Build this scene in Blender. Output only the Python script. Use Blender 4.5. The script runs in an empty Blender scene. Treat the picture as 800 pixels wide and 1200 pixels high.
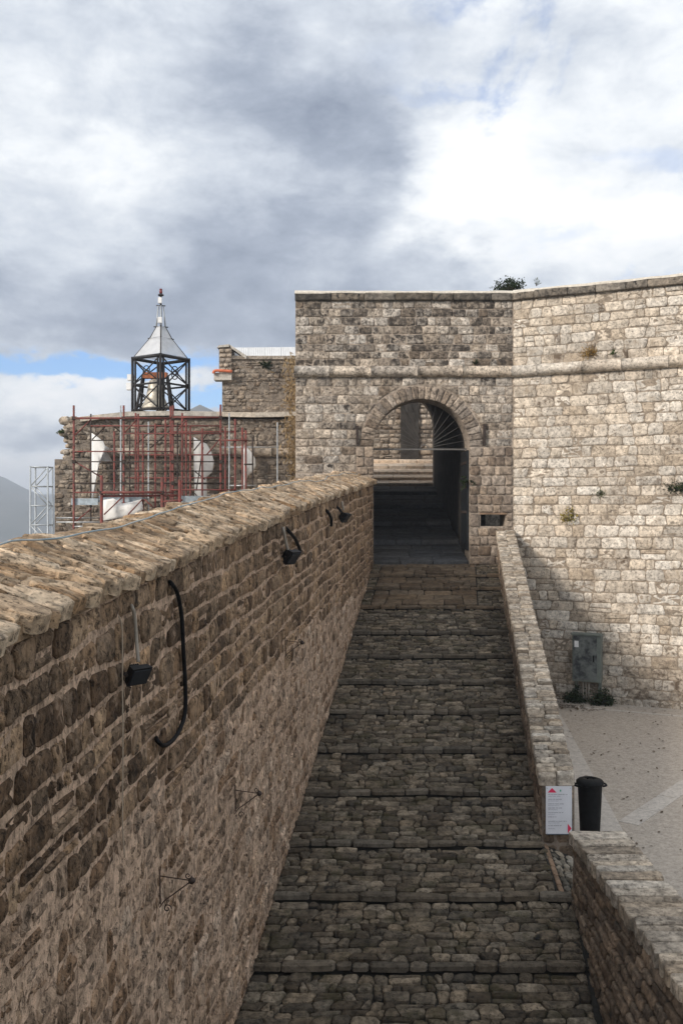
import bpy, math, random
from mathutils import Vector, noise as mnoise

scene = bpy.context.scene
COL = scene.collection
R = math.radians

# ------------------------------------------------------------------ camera
F = 1100.0          # focal length expressed for an 800 px wide frame
cam_d = bpy.data.cameras.new("camera")
cam = bpy.data.objects.new("camera", cam_d)
COL.objects.link(cam)
cam.location = (0, 0, 0)
cam.rotation_euler = (R(90), 0, 0)
cam_d.sensor_fit = 'HORIZONTAL'
cam_d.sensor_width = 36.0
cam_d.lens = F / 800.0 * 36.0
cam_d.clip_start = 0.05
cam_d.clip_end = 20000
scene.camera = cam

# ------------------------------------------------------------------ light
SUN = Vector((-0.62, -0.50, 0.385)).normalized()
SUN_EL = math.asin(SUN.z)
SUN_AZ = math.atan2(SUN.x, SUN.y)
sd = bpy.data.lights.new("sun", 'SUN')
sd.energy = 3.0
sd.angle = R(13.0)
sd.color = (1.0, 0.91, 0.81)
so = bpy.data.objects.new("sun", sd)
COL.objects.link(so)
so.rotation_euler = (-SUN).to_track_quat('-Z', 'Y').to_euler()
so.location = (-30, -30, 30)

scene.view_settings.view_transform = 'Standard'
scene.view_settings.look = 'None'
scene.view_settings.exposure = 0.5
scene.view_settings.gamma = 1.0
scene.view_settings.use_curve_mapping = False


class NT:
    """small helper around a node tree"""
    def __init__(s, tree):
        s.t = tree
        s.n = tree.nodes
        s.l = tree.links

    def add(s, typ, **kw):
        nd = s.n.new(typ)
        for k, v in kw.items():
            setattr(nd, k, v)
        return nd

    def put(s, sock, v):
        if v is None:
            return
        if isinstance(v, bpy.types.NodeSocket):
            s.l.new(v, sock)
        else:
            if sock.type == 'RGBA' and not isinstance(v, (int, float)) and len(v) == 3:
                v = (*v, 1)
            if sock.type == 'RGBA' and isinstance(v, (int, float)):
                v = (v, v, v, 1)
            sock.default_value = v

    def math(s, op, a, b=None, c=None, clamp=False):
        nd = s.add('ShaderNodeMath', operation=op)
        nd.use_clamp = clamp
        s.put(nd.inputs[0], a)
        s.put(nd.inputs[1], b)
        s.put(nd.inputs[2], c)
        return nd.outputs[0]

    def vmath(s, op, a, b=None, scale=None):
        nd = s.add('ShaderNodeVectorMath', operation=op)
        s.put(nd.inputs[0], a)
        s.put(nd.inputs[1], b)
        if scale is not None:
            s.put(nd.inputs['Scale'], scale)
        return nd.outputs['Value'] if op in ('DOT_PRODUCT', 'LENGTH', 'DISTANCE') else nd.outputs[0]

    def mix(s, f, a, b, blend='MIX'):
        nd = s.add('ShaderNodeMix', data_type='RGBA', blend_type=blend)
        nd.clamp_factor = True
        s.put(nd.inputs[0], f)
        s.put(nd.inputs[6], a)
        s.put(nd.inputs[7], b)
        return nd.outputs[2]

    def noise(s, vec, scale, detail=4, rough=0.55, dist=0.0, dims='3D'):
        nd = s.add('ShaderNodeTexNoise', noise_dimensions=dims)
        s.put(nd.inputs['Vector'], vec)
        s.put(nd.inputs['Scale'], scale)
        s.put(nd.inputs['Detail'], detail)
        s.put(nd.inputs['Roughness'], rough)
        s.put(nd.inputs['Distortion'], dist)
        return nd.outputs[0], nd.outputs[1]

    def ramp(s, f, a, b):          # smooth 0..1 between a and b
        nd = s.add('ShaderNodeMapRange', interpolation_type='SMOOTHSTEP')
        s.put(nd.inputs[0], f)
        s.put(nd.inputs[1], a)
        s.put(nd.inputs[2], b)
        return nd.outputs[0]


# ------------------------------------------------------------------ sky
world = bpy.data.worlds.new("World")
scene.world = world
world.use_nodes = True
w = NT(world.node_tree)
w.n.clear()
sky = w.add('ShaderNodeTexSky', sky_type='NISHITA')
sky.sun_disc = False
sky.sun_elevation = SUN_EL
sky.sun_rotation = SUN_AZ
sky.altitude = 400
sky.air_density = 1.0
sky.dust_density = 0.1
sky.ozone_density = 3.5
tc = w.add('ShaderNodeTexCoord')
D = tc.outputs['Generated']
sep = w.add('ShaderNodeSeparateXYZ')
w.put(sep.inputs[0], D)
dx, dy, dz = sep.outputs
AZ = w.math('ARCTAN2', dx, dy)
EL = w.math('ARCSINE', dz)


def px_dir(x, y):
    az = math.atan((x - 400) / F)
    el = math.atan((600 - y) / F * math.cos(az))
    return az, el


# cloud noise is laid out over the sky's directions, flattened towards the horizon
cmb = w.add('ShaderNodeCombineXYZ')
w.put(cmb.inputs[0], w.math('MULTIPLY', dx, 1.0))
w.put(cmb.inputs[1], w.math('MULTIPLY', dy, 1.0))
w.put(cmb.inputs[2], w.math('MULTIPLY', dz, 1.9))
CV = cmb.outputs[0]
_, warpc = w.noise(w.vmath('ADD', CV, (3.1, 7.7, 1.3)), 5.0, 6, 0.6)
wsep = w.add('ShaderNodeSeparateColor')
w.put(wsep.inputs[0], warpc)
waz = w.math('MULTIPLY_ADD', w.math('SUBTRACT', wsep.outputs[0], 0.5), 0.26, AZ)
wel = w.math('MULTIPLY_ADD', w.math('SUBTRACT', wsep.outputs[1], 0.5), 0.16, EL)


def blob(x, y, sx, sy, soft=1.0, rot=0.0):
    """soft elliptical cloud patch round a direction of the sky"""
    a0, e0 = px_dir(x, y)
    da = w.math('SUBTRACT', waz, a0)
    de = w.math('SUBTRACT', wel, e0)
    c, s_ = math.cos(rot), math.sin(rot)
    u = w.math('ADD', w.math('MULTIPLY', da, c), w.math('MULTIPLY', de, s_))
    v = w.math('SUBTRACT', w.math('MULTIPLY', de, c), w.math('MULTIPLY', da, s_))
    u = w.math('DIVIDE', u, sx / F)
    v = w.math('DIVIDE', v, sy / F)
    r2 = w.math('ADD', w.math('MULTIPLY', u, u), w.math('MULTIPLY', v, v))
    return w.math('EXPONENT', w.math('MULTIPLY', r2, -soft))


def summed(lst):
    o = lst[0]
    for q in lst[1:]:
        o = w.math('ADD', o, q)
    return o


n1, _ = w.noise(CV, 3.2, 9, 0.60, 0.35)
n2, _ = w.noise(w.vmath('ADD', CV, (9.0, 2.0, 5.0)), 9.0, 8, 0.62, 0.2)
n3, _ = w.noise(w.vmath('ADD', CV, (1.0, 5.0, 8.0)), 26.0, 6, 0.6)
# streaky veil
cm2 = w.add('ShaderNodeCombineXYZ')
w.put(cm2.inputs[0], w.math('MULTIPLY', waz, 3.0))
w.put(cm2.inputs[1], w.math('MULTIPLY', w.math('ADD', wel, w.math('MULTIPLY', waz, 0.25)), 12.0))
n4, _ = w.noise(cm2.outputs[0], 1.3, 7, 0.6)

gaps = summed([blob(60, 408, 150, 16), blob(150, 420, 60, 14), blob(245, 470, 60, 14),
               w.math('MULTIPLY', blob(440, 85, 60, 26), 0.2),
               w.math('MULTIPLY', blob(770, 172, 80, 18), 0.30),
               w.math('MULTIPLY', blob(640, 275, 110, 14), 0.28),
               w.math('MULTIPLY', blob(600, 15, 200, 24), 0.12),
               w.math('MULTIPLY', blob(520, 120, 120, 12), 0.3),
               w.math('MULTIPLY', blob(660, 90, 190, 110), 0.04)])
cover = w.math('ADD', w.ramp(n1, 0.22, 0.50), w.math('MULTIPLY', w.math('SUBTRACT', n2, 0.5), 0.5))
cover = w.math('ADD', cover, summed([w.math('MULTIPLY', blob(150, 200, 330, 170), 0.9),
                                     w.math('MULTIPLY', blob(640, 230, 220, 60), 0.5), w.math('MULTIPLY', blob(620, 70, 220, 110), 0.15),
                                     w.math('MULTIPLY', blob(120, 480, 200, 50), 0.9)]))
cover = w.math('MINIMUM', cover, 1.0)
veil = w.math('MULTIPLY', w.ramp(n4, 0.30, 0.72), 0.80)
cover = w.math('MAXIMUM', cover, veil)
cover = w.math('SUBTRACT', cover, w.math('MULTIPLY', gaps, 1.35), clamp=True)
cover = w.ramp(cover, 0.05, 0.85)

dark = summed([w.math('MULTIPLY', blob(320, 120, 110, 100), 0.6),
               w.math('MULTIPLY', blob(440, 240, 130, 85, rot=-0.5), 0.95),
               w.math('MULTIPLY', blob(470, 325, 150, 38), 0.60),
               w.math('MULTIPLY', blob(290, 330, 150, 75), 0.95),
               w.math('MULTIPLY', blob(240, 395, 130, 38), 0.35),
               w.math('MULTIPLY', blob(40, 350, 140, 34), 0.62),
               w.math('MULTIPLY', blob(150, 110, 230, 150), 0.22),
               w.math('MULTIPLY', blob(20, 230, 120, 30), 0.25),
               w.math('MULTIPLY', blob(70, 492, 170, 17), 0.62)])
lite = summed([w.math('MULTIPLY', blob(545, 225, 90, 70), 0.62),
               w.math('MULTIPLY', blob(700, 250, 160, 50), 0.40),
               w.math('MULTIPLY', blob(30, 130, 90, 60), 0.22),
               w.math('MULTIPLY', blob(150, 185, 120, 30), 0.25),
               w.math('MULTIPLY', blob(50, 530, 150, 22), 0.45),
               w.math('MULTIPLY', blob(70, 440, 130, 20), 0.4)])
tone = w.math('ADD', 0.68, w.math('MULTIPLY', w.math('SUBTRACT', n2, 0.5), 1.05))
tone = w.math('ADD', tone, w.math('MULTIPLY', w.math('SUBTRACT', n1, 0.5), 0.55))
tone = w.math('ADD', tone, w.math('MULTIPLY', w.math('SUBTRACT', n3, 0.5), 0.22))
tone = w.math('ADD', tone, lite)
tone = w.math('SUBTRACT', tone, w.math('MULTIPLY', w.math('MINIMUM', dark, 1.0), 0.52), clamp=True)
cr = w.add('ShaderNodeValToRGB')
w.put(cr.inputs[0], tone)
els = cr.color_ramp.elements
els[0].position = 0.0
els[0].color = (0.19, 0.225, 0.295, 1)
els[1].position = 1.0
els[1].color = (0.84, 0.84, 0.845, 1)
for pos, c in ((0.25, (0.305, 0.345, 0.42)), (0.52, (0.505, 0.545, 0.605)), (0.78, (0.72, 0.745, 0.77))):
    e = els.new(pos)
    e.color = (*c, 1)
bg_sky = w.add('ShaderNodeBackground')
w.put(bg_sky.inputs[0], w.mix(1.0, sky.outputs[0], (0.78, 0.96, 1.18), 'MULTIPLY'))
w.put(bg_sky.inputs[1], 0.12)
bg_cl = w.add('ShaderNodeBackground')
w.put(bg_cl.inputs[0], cr.outputs[0])
w.put(bg_cl.inputs[1], 1.0)
mx = w.add('ShaderNodeMixShader')
w.put(mx.inputs[0], cover)
w.l.new(bg_sky.outputs[0], mx.inputs[1])
w.l.new(bg_cl.outputs[0], mx.inputs[2])
wo = w.add('ShaderNodeOutputWorld')
w.l.new(mx.outputs[0], wo.inputs[0])


# ------------------------------------------------------------------ materials
def mat_new(name):
    m = bpy.data.materials.new(name)
    m.use_nodes = True
    t = NT(m.node_tree)
    t.n.clear()
    out = t.add('ShaderNodeOutputMaterial')
    b = t.add('ShaderNodeBsdfPrincipled')
    t.l.new(b.outputs[0], out.inputs[0])
    return m, t, b


def stone_mat(name, ca, cb, grain=0.35, stain=(0.05, 0.045, 0.04), stain_amt=0.5, stain_scale=1.6,
              speck=0.3, bump=0.5, bump_d=0.02, rough=0.9, moss=None, moss_amt=0.0, patch=None, patch_amt=0.0,
              bscale=1.0, stretch=None, patch_scale=2.3, hue_amt=0.045):
    """stone: per-piece tone from the 'rnd' attribute, stains that run over several pieces, fine relief"""
    m, t, b = mat_new(name)
    g = t.add('ShaderNodeNewGeometry')
    P = g.outputs['Position']
    Ps = P
    if stretch:
        Ps = t.vmath('MULTIPLY', P, stretch)
    at = t.add('ShaderNodeAttribute', attribute_name='rnd')
    st = t.add('ShaderNodeAttribute', attribute_name='stain')
    base = t.mix(at.outputs['Fac'], ca, cb)
    hue = t.math('FRACT', t.math('MULTIPLY', at.outputs['Fac'], 13.7))
    base = t.mix(1.0, base, t.mix(hue, tuple(1 + hue_amt * q_ for q_ in (1.0, -0.2, -1.6)), tuple(1 + hue_amt * q_ for q_ in (-0.6, 0.0, 0.8))), 'MULTIPLY')
    nA, _ = t.noise(Ps, 7.0 * bscale, 7, 0.68)
    nB, _ = t.noise(Ps, 30.0 * bscale, 5, 0.7)
    nG, _ = t.noise(t.vmath('ADD', Ps, (3, 8, 1)), 16.0 * bscale, 4, 0.75)
    nC, _ = t.noise(P, stain_scale, 5, 0.62, 0.4)
    nD, _ = t.noise(t.vmath('ADD', P, (11, 4, 7)), stain_scale * 5.5, 5, 0.7)
    v = t.math('MULTIPLY_ADD', t.ramp(nA, 0.30, 0.70), grain * 1.7, 1.0 - grain)
    pits = t.math('MULTIPLY', t.ramp(nG, 0.50, 0.60), t.ramp(nB, 0.40, 0.54))
    v = t.math('MULTIPLY', v, t.math('MULTIPLY_ADD', pits, -speck, 1.0 + 0.18 * speck))
    v = t.math('MULTIPLY', v, t.math('MULTIPLY_ADD', t.math('SUBTRACT', nB, 0.5), speck * 1.2, 1.0))
    vv = t.add('ShaderNodeCombineXYZ')
    for i in range(3):
        t.put(vv.inputs[i], v)
    colr = t.mix(1.0, base, vv.outputs[0], 'MULTIPLY')
    if patch is not None:
        nP, _ = t.noise(t.vmath('ADD', Ps, (2, 9, 5)), patch_scale, 6, 0.68, 0.6)
        colr = t.mix(t.math('MULTIPLY', t.ramp(nP, 0.52, 0.66), patch_amt), colr, patch)
    f = t.ramp(t.math('ADD', nC, t.math('MULTIPLY', st.outputs['Fac'], 0.35)), 0.56, 0.86)
    f2 = t.ramp(nD, 0.50, 0.68)
    sf = t.math('MULTIPLY', t.math('ADD', t.math('MULTIPLY', f, t.math('MULTIPLY_ADD', f2, 0.65, 0.35)),
                                   t.math('MULTIPLY', t.math('MULTIPLY', f2, st.outputs['Fac']), 0.55)),
                stain_amt, clamp=True)
    xs_ = t.math('MULTIPLY', t.math('MULTIPLY', t.math('SUBTRACT', st.outputs['Fac'], 0.9, clamp=True), 2.0, clamp=True), t.ramp(nD, 0.36, 0.56))
    sf = t.math('MAXIMUM', sf, t.math('MULTIPLY', xs_, stain_amt))
    colr = t.mix(sf, colr, stain)
    if moss is not None:
        nM, _ = t.noise(t.vmath('ADD', P, (5, 5, 5)), 2.6, 6, 0.7)
        colr = t.mix(t.math('MULTIPLY', t.ramp(nM, 0.50, 0.64), moss_amt), colr, moss)
    t.put(b.inputs['Base Color'], colr)
    t.put(b.inputs['Roughness'], rough)
    t.put(b.inputs['Specular IOR Level'], 0.25)
    bp = t.add('ShaderNodeBump')
    t.put(bp.inputs['Strength'], bump)
    t.put(bp.inputs['Distance'], bump_d)
    hh = t.math('MULTIPLY_ADD', nB, 0.45, nA)
    hh = t.math('MULTIPLY_ADD', pits, -0.30, hh)
    nE, _ = t.noise(Ps, 120.0 * bscale, 3, 0.6)
    hh = t.math('MULTIPLY_ADD', nE, 0.12, hh)
    t.put(bp.inputs['Height'], hh)
    t.l.new(bp.outputs[0], b.inputs['Normal'])
    return m


def plain_mat(name, c, rough=0.5, metal=0.0, var=0.15, vscale=8.0, c2=None, bump=0.0, spec=0.4):
    m, t, b = mat_new(name)
    g = t.add('ShaderNodeNewGeometry')
    n, _ = t.noise(g.outputs['Position'], vscale, 5, 0.65)
    if c2 is None:
        c2 = tuple(x * (1 - var) for x in c)
        c1 = tuple(min(1, x * (1 + var)) for x in c)
    else:
        c1 = c
    colr = t.mix(t.ramp(n, 0.35, 0.65), c1, c2)
    t.put(b.inputs['Base Color'], colr)
    t.put(b.inputs['Roughness'], t.math('MULTIPLY_ADD', n, 0.25, rough - 0.12))
    t.put(b.inputs['Metallic'], metal)
    t.put(b.inputs['Specular IOR Level'], spec)
    if bump:
        bp = t.add('ShaderNodeBump')
        t.put(bp.inputs['Strength'], bump)
        t.put(bp.inputs['Distance'], 0.01)
        t.put(bp.inputs['Height'], n)
        t.l.new(bp.outputs[0], b.inputs['Normal'])
    return m


def leaf_mat(name, ca, cb, trans=0.25):
    m, t, b = mat_new(name)
    at = t.add('ShaderNodeAttribute', attribute_name='rnd')
    t.put(b.inputs['Base Color'], t.mix(at.outputs['Fac'], ca, cb))
    t.put(b.inputs['Roughness'], 0.6)
    t.put(b.inputs['Specular IOR Level'], 0.25)
    tr = t.add('ShaderNodeBsdfTranslucent')
    t.put(tr.inputs[0], t.mix(at.outputs['Fac'], ca, cb))
    ms = t.add('ShaderNodeMixShader')
    t.put(ms.inputs[0], trans)
    t.l.new(b.outputs[0], ms.inputs[1])
    t.l.new(tr.outputs[0], ms.inputs[2])
    out = [n for n in t.n if n.type == 'OUTPUT_MATERIAL'][0]
    t.l.new(ms.outputs[0], out.inputs[0])
    return m


M = {}
M['pale'] = stone_mat('pale_limestone', (0.42, 0.365, 0.298), (0.68, 0.615, 0.525), grain=0.34, stain=(0.14, 0.105, 0.075),
                      stain_amt=0.85, stain_scale=0.62, speck=0.65, bump=0.8, bump_d=0.035,
                      patch=(0.38, 0.295, 0.205), patch_amt=0.45)
M['pale_mortar'] = stone_mat('limestone_mortar', (0.25, 0.20, 0.15), (0.30, 0.245, 0.185), grain=0.35,
                             stain=(0.09, 0.07, 0.055), stain_amt=0.6, stain_scale=0.6, speck=0.5, bump=0.5, bump_d=0.02)
M['gate'] = stone_mat('gate_limestone', (0.20, 0.165, 0.132), (0.62, 0.55, 0.465), grain=0.52, stain=(0.050, 0.042, 0.036),
                      stain_amt=0.95, stain_scale=1.3, speck=0.85, bump=0.9, bump_d=0.035,
                      patch=(0.24, 0.185, 0.13), patch_amt=0.55)
M['gate_mortar'] = stone_mat('gate_mortar', (0.29, 0.235, 0.18), (0.36, 0.295, 0.235), grain=0.35, stain=(0.10, 0.08, 0.06),
                             stain_amt=0.6, stain_scale=1.2, speck=0.5, bump=0.5, bump_d=0.02)
M['brown'] = stone_mat('brown_dressed_stone', (0.15, 0.115, 0.088), (0.38, 0.31, 0.245), grain=0.5, stain=(0.05, 0.04, 0.035),
                       stain_amt=0.6, stain_scale=1.5, speck=0.45, bump=0.7, bump_d=0.03)
M['ring'] = stone_mat('arch_ring_stone', (0.17, 0.135, 0.105), (0.42, 0.355, 0.29), grain=0.5, stain=(0.05, 0.042, 0.036),
                      stain_amt=0.8, stain_scale=1.4, speck=0.8, bump=0.8, bump_d=0.03)
M['cap'] = stone_mat('pale_capping', (0.55, 0.49, 0.40), (0.66, 0.60, 0.51), grain=0.2, stain=(0.16, 0.14, 0.11),
                     stain_amt=0.4, stain_scale=2.0, bump=0.5, bump_d=0.02)
M['blackened'] = stone_mat('blackened_coping', (0.075, 0.066, 0.054), (0.34, 0.295, 0.24), grain=0.5,
                           stain=(0.03, 0.028, 0.026), stain_amt=0.8, stain_scale=1.5, speck=0.4, bump=0.7, bump_d=0.03)
M['rubble'] = stone_mat('dark_rubble', (0.120, 0.078, 0.048), (0.46, 0.315, 0.195), grain=0.55, stain=(0.028, 0.022, 0.018),
                        stain_amt=0.7, stain_scale=1.1, speck=0.9, bump=1.0, bump_d=0.03, stretch=(1, 1, 0.5),
                        patch=(0.46, 0.335, 0.235), patch_amt=0.6, patch_scale=8.0, bscale=1.7)
M['rubble_low'] = stone_mat('limed_rubble', (0.27, 0.18, 0.115), (0.68, 0.51, 0.375), grain=0.55, stain=(0.11, 0.072, 0.046),
                            stain_amt=0.65, stain_scale=1.4, speck=0.9, bump=1.0, bump_d=0.045,
                            patch=(0.62, 0.46, 0.335), patch_amt=0.4, patch_scale=6.0, stretch=(1, 1, 0.45), bscale=1.5)
M['rubble_mortar'] = stone_mat('pink_mortar', (0.55, 0.385, 0.265), (0.63, 0.45, 0.32), grain=0.4, stain=(0.17, 0.115, 0.075),
                               stain_amt=0.6, stain_scale=1.8, speck=0.7, bump=1.0, bump_d=0.035, bscale=1.6, stretch=(1, 1, 0.6))
M['coping'] = stone_mat('ochre_coping', (0.29, 0.195, 0.115), (0.63, 0.49, 0.345), grain=0.5, stain=(0.12, 0.095, 0.072),
                        stain_amt=0.6, stain_scale=1.6, speck=0.85, bump=0.8, bump_d=0.025,
                        patch=(0.54, 0.44, 0.32), patch_amt=0.5, patch_scale=5.0, stretch=(0.7, 1, 1), bscale=1.5)
M['coping_mortar'] = stone_mat('ochre_mortar', (0.24, 0.158, 0.09), (0.32, 0.22, 0.135), grain=0.4, stain=(0.10, 0.07, 0.045),
                               stain_amt=0.5, stain_scale=2.0, speck=0.7, bump=0.8, bump_d=0.03)
M['cobble'] = stone_mat('cobble', (0.064, 0.052, 0.038), (0.265, 0.218, 0.160), grain=0.5, stain=(0.018, 0.017, 0.015),
                        stain_amt=0.8, stain_scale=1.2, speck=0.7, bump=0.8, bump_d=0.02, rough=0.85, bscale=1.3,
                        moss=(0.048, 0.042, 0.018), moss_amt=0.6, patch=(0.075, 0.055, 0.036), patch_amt=0.5)
M['kerb'] = stone_mat('kerb', (0.060, 0.050, 0.038), (0.195, 0.165, 0.127), grain=0.35, stain=(0.03, 0.027, 0.022),
                      stain_amt=0.6, stain_scale=1.2, speck=0.45, bump=0.8, bump_d=0.02)
M['ramp_bed'] = stone_mat('ramp_bed', (0.020, 0.018, 0.015), (0.03, 0.027, 0.022), grain=0.3, stain_amt=0.3, bump=0.6,
                          moss=(0.022, 0.024, 0.012), moss_amt=0.5)
M['brown_step'] = stone_mat('brown_step', (0.105, 0.074, 0.047), (0.19, 0.142, 0.096), grain=0.4, stain=(0.04, 0.034, 0.026),
                            stain_amt=0.7, stain_scale=1.3, bump=0.7, bump_d=0.025)
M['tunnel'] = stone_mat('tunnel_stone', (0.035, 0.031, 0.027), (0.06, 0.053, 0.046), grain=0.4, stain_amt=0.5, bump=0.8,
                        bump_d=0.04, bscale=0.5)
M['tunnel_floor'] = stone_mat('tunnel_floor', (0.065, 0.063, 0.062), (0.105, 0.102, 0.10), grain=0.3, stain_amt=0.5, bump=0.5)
M['court'] = stone_mat('courtyard_stone', (0.52, 0.41, 0.31), (0.66, 0.54, 0.42), grain=0.3, stain_amt=0.2, bump=0.6)
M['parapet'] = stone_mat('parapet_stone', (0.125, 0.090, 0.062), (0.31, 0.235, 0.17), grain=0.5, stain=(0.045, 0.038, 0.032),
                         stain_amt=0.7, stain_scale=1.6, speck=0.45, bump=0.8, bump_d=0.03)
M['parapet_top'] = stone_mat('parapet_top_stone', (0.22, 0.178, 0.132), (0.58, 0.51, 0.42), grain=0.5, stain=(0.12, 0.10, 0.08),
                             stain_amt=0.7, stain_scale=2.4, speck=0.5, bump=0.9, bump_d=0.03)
M['parapet_mortar'] = stone_mat('parapet_mortar', (0.19, 0.150, 0.115), (0.25, 0.20, 0.155), grain=0.3, stain_amt=0.5, bump=0.7)
M['ruin'] = stone_mat('ruin_rubble', (0.22, 0.178, 0.140), (0.50, 0.43, 0.35), grain=0.45, stain=(0.045, 0.038, 0.032),
                      stain_amt=0.85, stain_scale=0.9, speck=0.5, bump=0.9, bump_d=0.06, bscale=0.6)
M['ruin_mortar'] = stone_mat('ruin_mortar', (0.19, 0.155, 0.122), (0.30, 0.25, 0.20), grain=0.4, stain=(0.04, 0.034, 0.028),
                             stain_amt=0.8, stain_scale=0.9, bump=0.9, bump_d=0.05)
M['concrete'] = stone_mat('weathered_concrete', (0.42, 0.39, 0.34), (0.52, 0.48, 0.42), grain=0.3, stain=(0.16, 0.14, 0.11),
                          stain_amt=0.6, stain_scale=1.6, bump=0.4)
M['plaza'] = stone_mat('plaza_concrete', (0.40, 0.345, 0.285), (0.43, 0.375, 0.315), grain=0.18, stain=(0.12, 0.10, 0.082),
                       stain_amt=0.6, stain_scale=0.55, speck=0.35, bump=0.3, bump_d=0.01, bscale=1.6)
M['plaza_band'] = stone_mat('plaza_band', (0.47, 0.425, 0.37), (0.52, 0.47, 0.415), grain=0.14, stain=(0.18, 0.15, 0.12),
                            stain_amt=0.5, stain_scale=1.4, bump=0.25, bump_d=0.01)
M['pebble'] = stone_mat('pale_pebble', (0.13, 0.115, 0.09), (0.36, 0.32, 0.26), grain=0.3, stain_amt=0.4, bump=0.5)
M['terracotta'] = plain_mat('terracotta_edge', (0.19, 0.125, 0.08), 0.85, var=0.3)
M['iron'] = plain_mat('rusted_iron', (0.045, 0.032, 0.026), 0.7, 0.3, 0.4, 30)
M['rusty'] = plain_mat('rusty_rod', (0.075, 0.048, 0.035), 0.8, 0.1, 0.35, 30)
M['grille'] = plain_mat('grey_iron', (0.13, 0.123, 0.115), 0.6, 0.3, 0.25, 20)
M['dark_steel'] = plain_mat('dark_steel', (0.028, 0.026, 0.026), 0.55, 0.4, 0.3, 10)
M['steel'] = plain_mat('galvanised_steel', (0.45, 0.46, 0.46), 0.45, 0.6, 0.2, 12)
M['red_paint'] = plain_mat('red_scaffold_paint', (0.21, 0.045, 0.035), 0.65, 0.0, 0.35, 9, c2=(0.10, 0.042, 0.034))
M['alu'] = plain_mat('aluminium', (0.42, 0.45, 0.47), 0.45, 0.3, 0.1, 9)
M['deck'] = plain_mat('blue_grey_deck', (0.36, 0.42, 0.46), 0.6, 0.1, 0.2, 7)
M['sheet'] = plain_mat('white_sheet', (0.80, 0.79, 0.76), 0.8, 0.0, 0.06, 3)
M['white'] = plain_mat('white_paint', (0.78, 0.78, 0.77), 0.5, 0.0, 0.06, 10)
M['white_metal'] = plain_mat('white_corrugated', (0.70, 0.73, 0.76), 0.5, 0.0, 0.06, 4)
M['panel'] = plain_mat('pale_roof_panel', (0.74, 0.75, 0.76), 0.5, 0.0, 0.08, 4)
_t = NT(M['panel'].node_tree)
_b = [n_ for n_ in _t.n if n_.type == 'BSDF_PRINCIPLED'][0]
_tr = _t.add('ShaderNodeBsdfTransparent')
_ms = _t.add('ShaderNodeMixShader')
_t.put(_ms.inputs[0], 0.62)
_t.l.new(_b.outputs[0], _ms.inputs[1])
_t.l.new(_tr.outputs[0], _ms.inputs[2])
_t.l.new(_ms.outputs[0], [n_ for n_ in _t.n if n_.type == 'OUTPUT_MATERIAL'][0].inputs[0])
M['orange'] = plain_mat('orange_pipe', (0.55, 0.15, 0.07), 0.6, 0.0, 0.12, 6)
M['bell'] = plain_mat('pale_bell_bronze', (0.52, 0.48, 0.40), 0.5, 0.35, 0.3, 5)
M['rust'] = plain_mat('rust_orange', (0.36, 0.13, 0.06), 0.8, 0.0, 0.3, 9)
M['black_plastic'] = plain_mat('black_plastic', (0.007, 0.0075, 0.008), 0.62, 0.0, 0.25, 12, spec=0.15)
M['black_rubber'] = plain_mat('black_rubber', (0.006, 0.006, 0.007), 0.6, 0.0, 0.2, 12, spec=0.12)
M['lamp_body'] = plain_mat('lamp_body', (0.010, 0.010, 0.011), 0.55, 0.0, 0.3, 20, spec=0.2)
M['lamp_glass'] = plain_mat('lamp_glass', (0.03, 0.032, 0.036), 0.2, 0.0, 0.1, 5, spec=0.5)
M['conduit'] = plain_mat('grey_conduit', (0.34, 0.30, 0.25), 0.6, 0.0, 0.1, 12)
M['wire'] = plain_mat('tan_wire', (0.40, 0.32, 0.24), 0.7, 0.0, 0.1, 12)
M['blue_cable'] = plain_mat('pale_blue_cable', (0.40, 0.42, 0.41), 0.6, 0.0, 0.3, 2.0, c2=(0.20, 0.29, 0.34))
M['box_grey'] = plain_mat('green_grey_cabinet', (0.155, 0.175, 0.155), 0.55, 0.0, 0.12, 6)
M['box_smudge'] = plain_mat('smudged_panel', (0.16, 0.175, 0.165), 0.6, 0.0, 0.2, 4.0, c2=(0.028, 0.031, 0.035))
M['sign_white'] = plain_mat('sign_white', (0.72, 0.73, 0.77), 0.4, 0.0, 0.03, 6)
M['sign_grey'] = plain_mat('sign_print', (0.33, 0.33, 0.38), 0.5, 0.0, 0.1, 6)
M['sign_red'] = plain_mat('sign_red', (0.70, 0.030, 0.10), 0.45, 0.0, 0.05, 6)
M['sign_green'] = plain_mat('sign_green', (0.12, 0.42, 0.28), 0.45, 0.0, 0.05, 6)
M['sign_edge'] = plain_mat('sign_edge', (0.05, 0.09, 0.13), 0.5, 0.0, 0.1, 6)
M['door'] = plain_mat('dark_door', (0.008, 0.010, 0.012), 0.6, 0.2, 0.2, 6)
M['leaf'] = leaf_mat('leaf_green', (0.035, 0.060, 0.018), (0.085, 0.125, 0.035))
M['leaf_dark'] = leaf_mat('leaf_dark', (0.015, 0.026, 0.010), (0.04, 0.06, 0.02))
M['leaf_yellow'] = leaf_mat('leaf_yellow', (0.17, 0.16, 0.03), (0.38, 0.28, 0.07))
M['leaf_orange'] = leaf_mat('leaf_orange', (0.26, 0.16, 0.04), (0.38, 0.25, 0.08))
M['straw'] = leaf_mat('straw', (0.27, 0.19, 0.10), (0.50, 0.37, 0.21))
M['dead_leaf'] = leaf_mat('dead_leaf', (0.045, 0.030, 0.018), (0.11, 0.075, 0.045), 0.1)
M['twig'] = plain_mat('twig', (0.07, 0.05, 0.035), 0.85, 0.0, 0.3, 20)
M['earth'] = plain_mat('earth_scrub', (0.07, 0.075, 0.04), 0.95, 0.0, 0.3, 0.02, c2=(0.045, 0.055, 0.028))
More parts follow.
